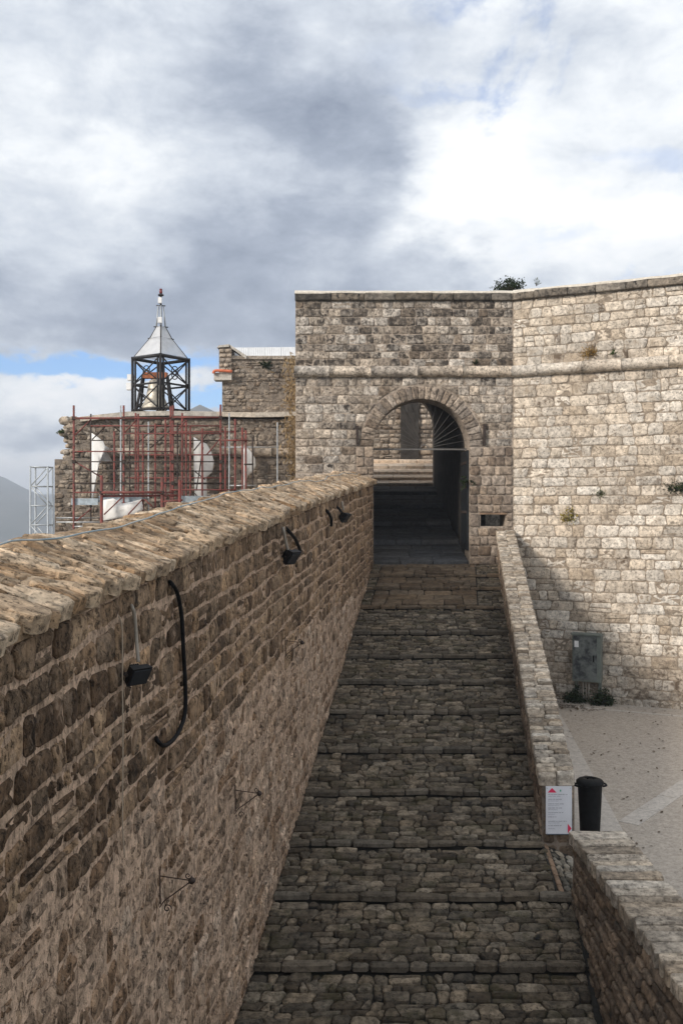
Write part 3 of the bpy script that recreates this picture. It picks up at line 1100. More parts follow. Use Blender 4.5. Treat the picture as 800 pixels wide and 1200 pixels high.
def P_np(u, v, d):
    zb = -7.5 + 1.3 * (u - NY0) / (NY1 - NY0)
    t = (v - zb) / (TZ - 0.1 - zb)
    return Vector((xb(u) * (1 - t) + 3.02 * t - d, u, v))


rng = random.Random(31)
st = []
for q in courses(NY0, NY1 - 0.01, -6.0, TZ - 0.17, (0.11, 0.17), (0.16, 0.42), rng, 0.015, 0.02, 0.028, seed=4):
    cu = sum(p[0] for p in q) / 4
    if sum(p[1] for p in q) / 4 < zp(cu) - 0.2:
        continue
    V, Fs = stone_geo(q, P_np, -0.05, rng.uniform(0.0, 0.022), 0.013, 0.007, rng, near=True, corner=0.16)
    st.append((V, fix_winding(V, Fs, Vector((-1, 0, 0))), rng.random(), rng.random()))
emit('stone', st, M['parapet'], npw, 300)
tp = []
a = NY0


def P_npt(u, v, d):
    return Vector((2.97 + v, u, TZ + d))


while a < NY1 + 0.02:
    L = rng.uniform(0.12, 0.26)
    if a + L > NY1 - 0.1:
        L = NY1 + 0.04 - a
    q = [(a + 0.013, rng.uniform(-0.02, 0.02)), (a + L - 0.013, rng.uniform(-0.02, 0.02)),
         (a + L - 0.013, 0.70 + rng.uniform(-0.02, 0.02)), (a + 0.013, 0.70 + rng.uniform(-0.02, 0.02))]
    V, Fs = stone_geo(q, P_npt, -0.165, rng.uniform(-0.014, 0.012), 0.014, 0.008, rng, near=True, bulge=0.003, corner=0.10)
    tp.append((V, fix_winding(V, Fs, UP), min(1, max(0, rng.gauss(0.55, 0.25))), rng.random() ** 2))
    a += L
    if a > NY1:
        break
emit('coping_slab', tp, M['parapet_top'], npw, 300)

# pebbled threshold between ramp and plaza
acc = Acc()
acc.add([(2.80, 12.16, -4.99), (3.7, 12.16, -5.10), (3.7, 13.36, -5.10), (2.84, 13.36, -4.72),
         (2.80, 12.16, -5.4), (3.7, 12.16, -5.4), (3.7, 13.36, -5.4), (2.84, 13.36, -5.4)],
        [(0, 1, 2, 3), (7, 6, 5, 4), (0, 4, 5, 1), (1, 5, 6, 2), (2, 6, 7, 3), (3, 7, 4, 0)])
th = structure('threshold', acc, M['ramp_bed'], origin=(3.2, 12.8, -5.1))


def P_th(u, v, d):
    t = (v - 12.16) / 1.2
    s_ = (u - 2.8) / 0.9
    zl = -4.99 + 0.27 * t
    return Vector((u, v, zl * (1 - s_) + -5.10 * s_ + d))


rng = random.Random(8)
st = []
for q in courses(2.93, 3.66, 12.24, 13.34, (0.08, 0.13), (0.07, 0.16), rng, 0.03, 0.03, 0.02, seed=6):
    V, Fs = stone_geo(q, P_th, -0.05, 0.018 + rng.uniform(-0.008, 0.012), 0.025, 0.005, rng, near=True, bulge=0.012, corner=0.38)
    st.append((V, fix_winding(V, Fs, UP), rng.random(), 0))
emit('pebble', st, M['pebble'], th, 300, minpx=10)
k = 12.2
while k < 13.3:
    V, Fs = stone_geo([(2.84 + 0.03 * (k - 12.2), k), (2.91 + 0.03 * (k - 12.2), k), (2.91 + 0.03 * (k - 12.2), k + 0.2), (2.84 + 0.03 * (k - 12.2), k + 0.2)],
                      P_th, -0.05, 0.022, 0.01, 0.003, rng)
    a = Acc()
    a.add(V, fix_winding(V, Fs, UP), 0.5)
    obj('edge_brick', a, M['terracotta'], th)
    k += 0.215

# ================================================================== GATEHOUSE
YG = 26.3
XA, XB = -1.29, 4.80
GX0, GX1 = 0.90, 3.58
GC, GR = (GX0 + GX1) / 2, (GX1 - GX0) / 2
SPR = 1.84
TOPZ = 6.06
gh = thing('gatehouse', (GC, YG + 1, -1.6), 'stained limestone gatehouse with round arched gateway at head of ramp', 'gatehouse')
CF = YG + 0.03                 # front of the core; stones stand proud of it
TH = 0.95
acc = Acc()
acc.box(XA, GX0, CF, CF + TH, -9.8, SPR)
NX0, NX1, NZ0, NZ1 = 3.90, 4.60, -0.40, -0.07
acc.box(GX1, NX0, CF, CF + TH, -9.8, SPR)
acc.box(NX1, XB + 0.3, CF, CF + TH, -9.8, SPR)
acc.box(NX0, NX1, CF, CF + TH, -9.8, NZ0)
acc.box(NX0, NX1, CF, CF + TH, NZ1, SPR)
NA_ = 28
arc = [(GC - GR * math.cos(math.pi * i / NA_), SPR + GR * math.sin(math.pi * i / NA_)) for i in range(NA_ + 1)]
for i in range(NA_):
    (x0, z0), (x1, z1) = arc[i], arc[i + 1]
    acc.prism([(x0, z0), (x1, z1), (x1, TOPZ), (x0, TOPZ)], lambda a, b, d: (a, d, b), CF, CF + TH)
acc.box(XA, GX0, CF, CF + TH, SPR, TOPZ)
acc.box(GX1, XB + 0.3, CF, CF + TH, SPR, TOPZ)
acc.box(GX0 - 0.1, GX1 + 0.1, CF, CF + TH, -9.8, zp(YG) - 0.02)
obj('mortar_core', acc, M['gate_mortar'], gh)
# side wall, back and roof of the block
acc = Acc()
acc.box(XA, XA + 0.9, CF + TH, 36.4, -9.8, TOPZ - 1.0)
acc.box(XA + 0.9, 9.0, CF + TH, 36.4, TOPZ - 1.3, TOPZ - 1.0)
acc.box(GX1 + 0.5, 9.0, 35.6, 36.4, -9.8, TOPZ - 1.3)
obj('rear_block', acc, M['gate'], gh)


def P_gate(u, v, d):
    return Vector((u, YG + 0.03 + d, v)) if False else Vector((u, CF - d, v))


FRONT = Vector((0, -1, 0))
RING = 0.40


def clip_arch(q, rad):
    """push points that fall inside the arch ring out to its edge"""
    pts = []
    n = len(q)
    for i in range(n):
        a, b = q[i], q[(i + 1) % n]
        for k in range(3):
            pts.append((a[0] + (b[0] - a[0]) * k / 3, a[1] + (b[1] - a[1]) * k / 3))
    inside = 0
    out = []
    for x, z in pts:
        dx_, dz_ = x - GC, z - SPR
        if dz_ > 0:
            r = math.hypot(dx_, dz_)
            if r < rad:
                inside += 1
                x, z = GC + dx_ / r * rad, SPR + dz_ / r * rad
        out.append((x, z))
    if inside == 0:
        return q
    if inside > len(pts) * 0.66:
        return None
    # drop coincident points
    res = []
    for p_ in out:
        if not res or math.hypot(p_[0] - res[-1][0], p_[1] - res[-1][1]) > 0.03:
            res.append(p_)
    if len(res) < 4:
        return None
    return res


rng = random.Random(41)
gst, brn = [], []
# upper parapet courses
for q in courses(XA, XB - 0.01, 4.08, 5.93, (0.19, 0.28), (0.18, 0.58), rng, 0.022, 0.035, 0.020, split=0.03, seed=1):
    V, Fs = stone_geo(q, P_gate, -0.06, 0.014 + rng.uniform(-0.012, 0.016), 0.008, 0.007, rng, near=True, corner=0.13)
    gst.append((V, fix_winding(V, Fs, FRONT), min(1, max(0, rng.gauss(0.50, 0.3))), 1.35 if rng.random() < 0.32 else rng.random() * 0.75))
# between cornice and springing
for q in courses(XA, XB - 0.01, SPR, 3.80, (0.20, 0.31), (0.18, 0.60), rng, 0.022, 0.035, 0.020, split=0.03, seed=2):
    q2 = clip_arch(q, GR + RING + 0.015)
    if q2 is None:
        continue
    V, Fs = stone_geo(q2, P_gate, -0.06, 0.012 + rng.uniform(-0.010, 0.014), 0.007, 0.006, rng, near=len(q2) == 4, corner=0.14 if len(q2) == 4 else 0.05)
    gst.append((V, fix_winding(V, Fs, FRONT), min(1, max(0, rng.gauss(0.60, 0.30))), 1.0 if rng.random() < 0.1 else rng.random() * 0.6))
# left pier
for q in courses(XA, GX0 - 0.50, -3.0, SPR, (0.20, 0.31), (0.18, 0.56), rng, 0.022, 0.03, 0.020, seed=3):
    V, Fs = stone_geo(q, P_gate, -0.06, 0.012 + rng.uniform(-0.010, 0.014), 0.007, 0.006, rng, near=True, corner=0.12)
    gst.append((V, fix_winding(V, Fs, FRONT), min(1, max(0, rng.gauss(0.6, 0.25))), rng.random() * 0.6))
for q in courses(GX0 - 0.49, GX0 - 0.0, -2.6, SPR, (0.22, 0.34), (0.16, 0.36), rng, 0.012, 0.015, 0.022, seed=13):
    V, Fs = stone_geo(q, P_gate, -0.06, 0.034 + rng.uniform(-0.005, 0.008), 0.014, 0.005, rng, near=True, corner=0.12)
    brn.append((V, fix_winding(V, Fs, FRONT), rng.random(), rng.random() * 0.6))
# right pier, browner dressed blocks, round the niche
for (a0, a1, z0, z1) in ((GX1, XB - 0.01, -0.02, SPR), (GX1, NX0 - 0.02, NZ0 - 0.03, -0.03), (NX1 + 0.02, XB - 0.01, NZ0 - 0.03, -0.03), (GX1, XB - 0.01, -3.0, NZ0 - 0.04)):
    for q in courses(a0, a1, z0, z1, (0.22, 0.32), (0.18, 0.44), rng, 0.014, 0.02, 0.024, seed=17 + a0):
        V, Fs = stone_geo(q, P_gate, -0.06, 0.032 + rng.uniform(-0.006, 0.012), 0.014, 0.006, rng, near=True, corner=0.13)
        brn.append((V, fix_winding(V, Fs, FRONT), rng.random(), rng.random() * 0.5))
emit('stone', gst, M['gate'], gh, 300, smooth=True)
emit('brown_block', brn, M['brown'], gh, 200, smooth=True)
# niche frame
acc = Acc()
acc.box(NX0 - 0.03, NX1 + 0.03, CF - 0.045, CF + 0.1, NZ1 - 0.0, NZ1 + 0.05)
obj('niche_lintel', acc, M['terracotta'], gh)
# voussoirs
vn = 27
vo = []
for i in range(vn):
    t0 = math.pi * i / vn + 0.006
    t1 = math.pi * (i + 1) / vn - 0.006
    ro = GR + RING * rng.uniform(0.82, 1.0)
    q = []
    for (r, t) in ((GR, t0), (ro, t0), (ro, t1), (GR, t1)):
        q.append((GC - r * math.cos(t), SPR + r * math.sin(t)))
    V, Fs = stone_geo(q, P_gate, -0.35, 0.036 + rng.uniform(-0.004, 0.010), 0.013, 0.005, rng, near=True, corner=0.06)
    vo.append((V, fix_winding(V, Fs, FRONT), rng.random(), rng.random() * 0.6))
emit('voussoir', vo, M['ring'], gh, 100)


def torus_run(parent, p0, t2, n2, L, zc, rr, mat, rng, lmin=0.7, lmax=1.3):
    """half-round string course in blocks along a wall"""
    s_ = 0.0
    while s_ < L - 0.02:
        l = rng.uniform(lmin, lmax)
        if s_ + l > L - 0.4:
            l = L - s_
        a = Acc()
        vs_, fs_ = [], []
        NN, MM = 10, 6
        for i in range(MM + 1):
            s2 = s_ + 0.004 + (l - 0.008) * i / MM
            for j in range(NN):
                t = -math.pi / 2 + math.pi * j / (NN - 1)
                r2 = rr * (1 + 0.05 * nz(s2 * 3, j * 0.7, zc))
                o = Vector((p0[0] + t2[0] * s2, p0[1] + t2[1] * s2, 0))
                o += Vector((n2[0], n2[1], 0)) * (r2 * 1.25 * math.cos(t) + (-0.05 if j in (0, NN - 1) else 0))
                vs_.append((o.x, o.y, zc + r2 * math.sin(t)))
        for i in range(MM):
            for j in range(NN - 1):
                fs_.append((i * NN + j, i * NN + j + 1, (i + 1) * NN + j + 1, (i + 1) * NN + j))
        fs_.append(tuple(range(NN)))
        fs_.append(tuple(MM * NN + j for j in range(NN - 1, -1, -1)))
        a.add(vs_, [tuple(reversed(f)) for f in fs_], rng.uniform(0.45, 1.0), rng.uniform(0.0, 0.55))
        obj('cornice_block', a, mat, parent, smooth=True)
        s_ += l


torus_run(gh, (XA - 0.03, CF), (1, 0), (0, -1), XB - XA + 0.05, 3.94, 0.165, M['gate'], rng)


def capping(parent, p0, t2, n2, L, z, rng):
    """blackened coping slabs with a sloping pale mortar cap"""
    s_ = 0.0
    T = Vector((t2[0], t2[1], 0))
    Nn = Vector((n2[0], n2[1], 0))
    while s_ < L - 0.02:
        l = rng.uniform(0.55, 1.15)
        if s_ + l > L - 0.4:
            l = L - s_
        a = Acc()
        o = Vector((p0[0], p0[1], z)) + T * (s_ + l / 2) - Nn * 0.37
        dzj = rng.uniform(-0.008, 0.012)
        V, Fs = stone_geo([(-l / 2 + 0.006, 0.0), (l / 2 - 0.006, 0.0), (l / 2 - 0.006, 0.20 + dzj), (-l / 2 + 0.006, 0.20 + dzj)],
                          lambda u, v, d: o + T * u + Vector((0, 0, v)) + Nn * d, -0.5, 0.47 + rng.uniform(-0.01, 0.02), 0.02, 0.006, rng, near=True, corner=0.1)
        a.add(V, fix_winding(V, Fs, Nn), rng.random(), rng.uniform(0.2, 1.4))
        obj('coping_slab', a, M['blackened'], parent, smooth=True)
        s_ += l
    a = Acc()
    n = int(L / 0.25)
    vs_ = []
    pr = [(0.095, 0.190), (0.085, 0.235), (-0.12, 0.315), (-0.85, 0.25), (-0.85, 0.0)]
    for i in range(n + 1):
        for (o_, zz) in pr:
            s2 = L * i / n
            p_ = Vector((p0[0], p0[1], z + zz + 0.018 * nz(s2 * 1.8, o_ * 4, z))) + T * s2 + Nn * (o_ + 0.02 * nz(s2 * 2.3, 4, zz * 9))
            vs_.append(tuple(p_))
    kk = len(pr)
    fs_ = [(i * kk + j, (i + 1) * kk + j, (i + 1) * kk + j + 1, i * kk + j + 1) for i in range(n) for j in range(kk - 1)]
    fs_.append(tuple(range(kk)))
    fs_.append(tuple(n * kk + j for j in range(kk - 1, -1, -1)))
    a.add(vs_, fs_, 0.5)
    obj('mortar_cap', a, M['cap'], parent)


capping(gh, (XA - 0.02, CF), (1, 0), (0, -1), XB - XA + 0.02, 5.93, rng)
# iron wall anchors either side of the arch
for (xx, z0, z1) in ((4.0, 1.86, 2.46), (0.44, 1.9, 2.42)):
    acc = Acc()
    acc.box(xx - 0.035, xx + 0.035, CF - 0.09, CF + 0.05, z0, z1)
    acc.box(xx - 0.02, xx + 0.02, CF - 0.11, CF + 0.05, (z0 + z1) / 2 - 0.03, (z0 + z1) / 2 + 0.03)
    obj('wall_anchor', acc, M['iron'], gh)

# tunnel: rising barrel vault behind the arch
acc = Acc()
TY0, TY1 = CF + TH, 36.4
secs = 8
vs = []
ring_n = NA_ + 3
for s_ in range(secs + 1):
    t = s_ / secs
    Y = TY0 + (TY1 - TY0) * t
    rise = 1.46 * t
    pts = [(GX0 - 0.0, -3.0)] + [(x, z + rise) for x, z in arc] + [(GX1, -3.0)]
    vs += [(x, Y, z) for x, z in pts]
for s_ in range(secs):
    for j in range(ring_n - 1):
        acc.f.append((s_ * ring_n + j, (s_ + 1) * ring_n + j, (s_ + 1) * ring_n + j + 1, s_ * ring_n + j + 1))
acc.v = vs
acc.r = [0.4] * len(acc.f)
acc.s = [0.4] * len(acc.f)
# outer shell so the vault has thickness
acc.box(GX0 - 0.6, GX0 - 0.3, TY0, TY1, -3.0, 5.0)
acc.box(GX1 + 0.3, GX1 + 0.6, TY0, TY1, -3.0, 5.0)
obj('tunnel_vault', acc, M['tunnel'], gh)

# inner end wall with the second arch
acc = Acc()
arc2 = [(x, z + 1.46) for x, z in arc]
for i in range(NA_):
    (x0, z0), (x1, z1) = arc2[i], arc2[i + 1]
    acc.prism([(x0, z0), (x1, z1), (x1, TOPZ), (x0, TOPZ)], lambda a, b, d: (a, d, b), 36.4, 36.9)
acc.box(XA, GX0, 36.4, 36.9, -3, TOPZ)
acc.box(GX1, 9, 36.41, 36.9, -3, TOPZ)
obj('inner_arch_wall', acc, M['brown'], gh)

# iron fan grille in the head of the arch
YF = YG + 0.52
gr_ = thing('fan_grille', (GC, YF, SPR - 0.05), 'radiating iron fan grille filling the head of the gateway arch', 'grille')
cz = SPR - 0.02
nb = 17
cxg = GC + 0.12
for i in range(nb + 1):
    t = math.pi * i / nb
    dx_, dz_ = -math.cos(t), math.sin(t)
    # distance from (cxg,cz) to the arch along this direction
    ox, oz = cxg - GC, cz - SPR
    bq = ox * dx_ + oz * dz_
    cq = ox * ox + oz * oz - (GR + 0.02) ** 2
    L = -bq + math.sqrt(max(0, bq * bq - cq))
    acc = Acc()
    acc.tube([(cxg + dx_ * 0.10, YF, cz + dz_ * 0.10), (cxg + dx_ * L, YF, cz + dz_ * L)], 0.006, 6)
    obj('grille_bar', acc, M['grille'], gr_, smooth=True)
acc = Acc()
acc.tube([(cxg + 0.1 * math.cos(a * 0.3142), YF, cz + 0.1 * math.sin(a * 0.3142)) for a in range(11)], 0.016, 6)
obj('hub', acc, M['grille'], gr_, smooth=True)
acc = Acc()
acc.box(GX0, GX1, YF - 0.02, YF + 0.02, cz - 0.05, cz - 0.012)
obj('cross_bar', acc, M['grille'], gr_)

# open door leaf folded against the right side of the passage
dl = thing('door_leaf', (GX1 - 0.04, YG + 0.7, zp(YG + 0.7) + 0.05), 'dark metal door leaf standing open inside the gateway', 'door')
acc = Acc()
acc.box(GX1 - 0.06, GX1 - 0.012, YG + 0.07, YG + 1.40, zp(YG + 1.40) + 0.05, SPR - 0.1)  # leaf carried over the jamb reveal; its near-black colour stands in for shade
obj('panel', acc, M['door'], dl)
for zz in (0.0, 0.7, 1.4):
    acc = Acc()
    acc.box(GX1 - 0.075, GX1 - 0.061, YG + 0.09, YG + 1.38, zz - 0.04, zz + 0.04)
    obj('rail', acc, M['iron'], dl)

# passage floor steps
acc = Acc()
acc.add([(GX0 - 0.3, YG + 0.1, zp(YG) - 0.12), (GX1 + 0.3, YG + 0.1, zp(YG) - 0.12), (GX1 + 0.3, 44, zp(44) - 0.12), (GX0 - 0.3, 44, zp(44) - 0.12),
         (GX0 - 0.3, YG + 0.1, zp(YG) - 0.8), (GX1 + 0.3, YG + 0.1, zp(YG) - 0.8), (GX1 + 0.3, 44, zp(44) - 0.8), (GX0 - 0.3, 44, zp(44) - 0.8)],
        [(0, 1, 2, 3), (7, 6, 5, 4), (0, 4, 5, 1), (1, 5, 6, 2), (2, 6, 7, 3), (3, 7, 4, 0)])
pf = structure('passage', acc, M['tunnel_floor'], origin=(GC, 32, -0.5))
rng = random.Random(51)


def flight(ylist, mat, name, x0, x1, parent, lmin=0.6, lmax=1.2):
    stx = []
    for i in range(len(ylist) - 1):
        ya, yb = ylist[i], ylist[i + 1]
        za, zb = zp(ya) + 0.05, zp(yb) - 0.07

        def P(u, v, d):
            t = (v - ya) / (yb - ya)
            return Vector((u, v, za + (zb - za) * t + d))
        for q in courses(x0, x1, ya, yb - 0.01, (0.45, 0.7), (lmin, lmax), rng, 0.01, 0.02, 0.012, seed=i):
            V, Fs = stone_geo(q, P, -0.2, rng.uniform(-0.006, 0.006), 0.012, 0.003, rng, corner=0.06)
            stx.append((V, fix_winding(V, Fs, UP), rng.random(), rng.random() * 0.4))
    emit(name, stx, mat, parent, 300)


flight([26.42, 28.5, 30.7, 32.9, 35.0, 36.4], M['tunnel_floor'], 'floor_slab', GX0, GX1, pf)

# courtyard beyond the passage
acc = Acc()
acc.add([(-1.2, 36.95, zp(36.95) - 0.1), (7, 36.95, zp(36.95) - 0.1), (7, 43.6, zp(41.2) - 0.1), (-1.2, 43.6, zp(41.2) - 0.1),
         (-1.2, 36.95, -9.6), (7, 36.95, -9.6), (7, 43.6, -9.6), (-1.2, 43.6, -9.6)],
        [(0, 1, 2, 3), (7, 6, 5, 4), (0, 4, 5, 1), (1, 5, 6, 2), (2, 6, 7, 3), (3, 7, 4, 0)])
ct = structure('courtyard', acc, M['court'], origin=(3, 40, 1))
flight([36.45, 37.5, 38.6, 39.8, 41.0, 41.9], M['court'], 'step_slab', -0.3, 4.6, ct)

cw = thing('courtyard_wall', (2.5, 42.2, 1.5), 'rough stone courtyard wall with tall dark panel standing in for shade, seen through the gateway', 'wall')
acc = Acc()
acc.box(-1.5, 7, 42.0, 42.8, -3, 7.5)
obj('mortar_core', acc, M['ruin_mortar'], cw)
st = []
for q in courses(-0.5, 5.5, 1.9, 7.2, (0.16, 0.30), (0.2, 0.55), rng, 0.04, 0.04, 0.035, split=0.1, seed=5):
    V, Fs = stone_geo(q, lambda u, v, d: Vector((u, 42.0 - d, v)), -0.05, rng.uniform(0.01, 0.07), 0.03, 0.012, rng, corner=0.25)
    st.append((V, fix_winding(V, Fs, FRONT), rng.random(), rng.random() * 0.5))
emit('stone', st, M['ruin'], cw, 150)
acc = Acc()
xa, xb_ = (470 - 400) * 41.5 / F, (491 - 400) * 41.5 / F
acc.box(xa, xb_, 41.86, 41.99, 2.0, 7.0)
obj('tall_shade_panel', acc, M['tunnel'], cw)  # dark colour of this flat slab stands in for shade on the wall

# ================================================================== BASTION WALL (right, angled)
bw = thing('bastion_wall', (8, 24.8, PZ), 'sunlit pale limestone bastion wall with string course beside the plaza', 'wall')
T2 = (TW.x, TW.y)
N2 = (TW.y, -TW.x)
NB = Vector((N2[0], N2[1], 0))
ORG = Vector((XB, YG, 0))
LB = 13.0


def P_b(u, v, d):
    return Vector((XB + T2[0] * u, YG + T2[1] * u, v)) + NB * (d - 0.03)


acc = Acc()
acc.prism([(0.0, -9.8), (LB, -9.8), (LB, TOPZ), (0.0, TOPZ)], lambda a, b, d: P_b(a, b, d), 0.0, -1.2)
obj('mortar_core', acc, M['pale_mortar'], bw)
rng = random.Random(61)
st = []
for (z0, z1, hh) in ((4.08, 5.93, (0.21, 0.30)), (PZ - 0.1, 3.80, (0.24, 0.33))):
    for q in courses(0.0, 8.0, z0, z1, hh, (0.20, 0.70), rng, 0.028, 0.05, 0.018, split=0.04, seed=z0):
        cu = sum(p[0] for p in q) / 4
        cv = sum(p[1] for p in q) / 4
        V, Fs = stone_geo(q, P_b, -0.06, 0.010 + rng.uniform(-0.010, 0.014), 0.007, 0.006, rng, near=True, corner=0.16)
        stn = rng.random() * 0.35
        if cv < -2.4:
            stn += min(0.9, (-2.4 - cv) * 0.33)
        if cv > 4:
            stn += 0.18
        st.append((V, fix_winding(V, Fs, NB), min(1, max(0, rng.gauss(0.6, 0.30))), stn + (0.8 if rng.random() < 0.06 else 0)))
emit('stone', st, M['pale'], bw, 300)
torus_run(bw, (XB, YG), T2, N2, 9.0, 3.94, 0.165, M['pale'], rng)
capping(bw, (XB - 0.02, YG + 0.01), T2, N2, 9.0, 5.93, rng)

# ================================================================== WALL FITTINGS ON THE RETAINING WALL
def on_left(x, y, out=0.0):
    """point on the retaining wall's face seen at a photo bearing"""
    k_ = (x - 400) / F
    Yd = (2.41 - 1.008 * out) / (0.125 - k_)
    return Vector((xl(Yd) + 1.008 * out, Yd, (600 - y) * Yd / F))


def smooth_path(pts, n=6):
    out = []
    m = len(pts)
    for i in range(m - 1):
        p0, p1, p2, p3 = pts[max(i - 1, 0)], pts[i], pts[i + 1], pts[min(i + 2, m - 1)]
        for k_ in range(n):
            t = k_ / n
            out.append(0.5 * ((2 * p1) + (p2 - p0) * t + (2 * p0 - 5 * p1 + 4 * p2 - p3) * t * t + (3 * p1 - p0 - 3 * p2 + p3) * t ** 3))
    out.append(pts[-1])
    return out


TL = Vector((0.125, 1, 0)).normalized()


def flood_lamp(x, y, scale, label, yaw=0.0, dirv=None):
    base = on_left(x, y, 0.13) - NWL * 0.13
    t = thing('flood_lamp', base, label, 'lamp', 'flood lamps on the retaining wall')
    c = base + NWL * 0.13
    fw = (NWL * 0.75 + TL * yaw + Vector((0, 0, -0.55))).normalized()
    ux = fw.cross(UP).normalized()
    uz = ux.cross(fw).normalized()
    s = scale
    a = Acc()
    # tapered housing
    vs_ = []
    for (d_, hw, hh) in ((-0.07, 0.06, 0.05), (-0.03, 0.10, 0.085), (0.045, 0.115, 0.10)):
        for sx, sz in ((-1, -1), (1, -1), (1, 1), (-1, 1)):
            vs_.append(tuple(c + fw * d_ * s + ux * sx * hw * s + uz * sz * hh * s))
    fs_ = [(3, 2, 1, 0), (8, 9, 10, 11)]
    for r_ in (0, 4):
        for j in range(4):
            fs_.append((r_ + j, r_ + (j + 1) % 4, r_ + 4 + (j + 1) % 4, r_ + 4 + j))
    a.add(vs_, fs_)
    obj('housing', a, M['lamp_body'], t)
    a = Acc()
    a.obox(c + fw * 0.05 * s, ux, uz, fw, 0.098 * s, 0.082 * s, 0.006)
    obj('glass', a, M['lamp_glass'], t)
    a = Acc()
    for k_ in range(5):
        a.obox(c - fw * 0.075 * s + ux * (k_ - 2) * 0.022 * s, ux, uz, fw, 0.004, 0.05 * s, 0.02 * s)
    obj('cooling_fins', a, M['lamp_body'], t)
    a = Acc()
    a.tube([base - NWL * 0.02, base + NWL * 0.05, c - ux * 0.13 * s, c + ux * 0.0 - ux * 0.12 * s], 0.012, 6)
    a.tube([base + NWL * 0.05, c + ux * 0.13 * s], 0.012, 6)
    obj('bracket', a, M['iron'], t)
    return t


flood_lamp(161, 790, 0.74, 'square black flood lamp hung under a grey conduit beside the long black hose', -0.5)
flood_lamp(341, 652, 1.05, 'black flood lamp with short grey conduit and curved cable, midway along the wall', -0.3)
flood_lamp(404, 606, 1.05, 'small black flood lamp on rubble wall beside the gatehouse', -0.2)


def cable(name, pix, r, mat, label, cat, group=None, out=0.05, n=6):
    pts = [on_left(x, y, o) for x, y, o in [(p + (out,))[:3] for p in pix]]
    a = Acc()
    a.tube(smooth_path(pts, n), r, 8)
    o = obj(name, a, mat, smooth=True)
    tag(o, label, cat, group)
    return o


cable('conduit_pipe', [(152, 708, -0.02), (155, 712, 0.05), (158, 725, 0.05), (160, 752, 0.05), (162, 776, 0.07)], 0.014, M['conduit'],
      'bent grey conduit dropping from coping to the square flood lamp', 'conduit', 'conduits')
cable('hose', [(197, 681, -0.02), (201, 684, 0.05), (208, 696, 0.06), (213, 725, 0.06), (215, 765, 0.06), (217, 800, 0.06), (217, 832, 0.06), (212, 852, 0.06),
               (203, 867, 0.06), (192, 874, 0.06), (185, 869, 0.06), (183, 865, 0.02)], 0.018, M['black_rubber'],
      'long black rubber hose hooked like a J down the rubble wall', 'hose')
cable('wall_wire', [(139, 722, 0.04), (143, 738, 0.045), (143.5, 800, 0.045), (144, 880, 0.045), (143.5, 960, 0.045), (146, 1005, 0.045)], 0.005, M['wire'],
      'thin tan wire running straight down the rubble wall', 'wire')
cable('conduit_pipe', [(331, 617, -0.02), (332, 621, 0.05), (334, 632, 0.06), (337, 645, 0.08)], 0.022, M['conduit'],
      'short grey conduit above the flood lamp midway along the wall', 'conduit', 'conduits')
cable('power_cable', [(334, 618, -0.02), (338, 622, 0.05), (346, 632, 0.07), (352, 646, 0.06)], 0.026, M['black_rubber'],
      'curved black cable behind the flood lamp midway along the wall', 'cable', 'black cables')
cable('power_cable', [(380, 597, -0.02), (384, 600, 0.05), (388, 608, 0.07), (388, 616, 0.05)], 0.028, M['black_rubber'],
      'short curved black cable hanging free near the far flood lamp', 'cable', 'black cables')
cable('power_cable', [(391, 592, -0.02), (396, 595, 0.05), (400, 600, 0.08)], 0.026, M['black_rubber'],
      'stub of black cable feeding the far flood lamp', 'cable', 'black cables')
cable('conduit_pipe', [(400, 587, -0.02), (401, 590, 0.06), (402, 598, 0.08)], 0.022, M['conduit'],
      'grey conduit stub above the far flood lamp by the gatehouse', 'conduit', 'conduits')

# blue cable lying along the coping
pts = []
rngc = random.Random(9)
k = YA + 0.3
while k < 25.6:
    b = 0.74 - 0.06 * math.sin(k * 0.9) + 0.05 * nz(k * 0.8, 3)
    if k > 17:
        b -= 0.05 + 0.25 * max(0, math.sin((k - 17) * 0.9)) * 0.9
    pts.append(P_cop(k, b, 0.060 + 0.02 * nz(k * 2, 9)))
    k += 0.35
a = Acc()
a.tube(smooth_path(pts, 3), 0.007, 7)
tag(obj('coping_cable', a, M['blue_cable'], smooth=True), 'pale blue cable lying loosely along the ochre coping', 'cable')


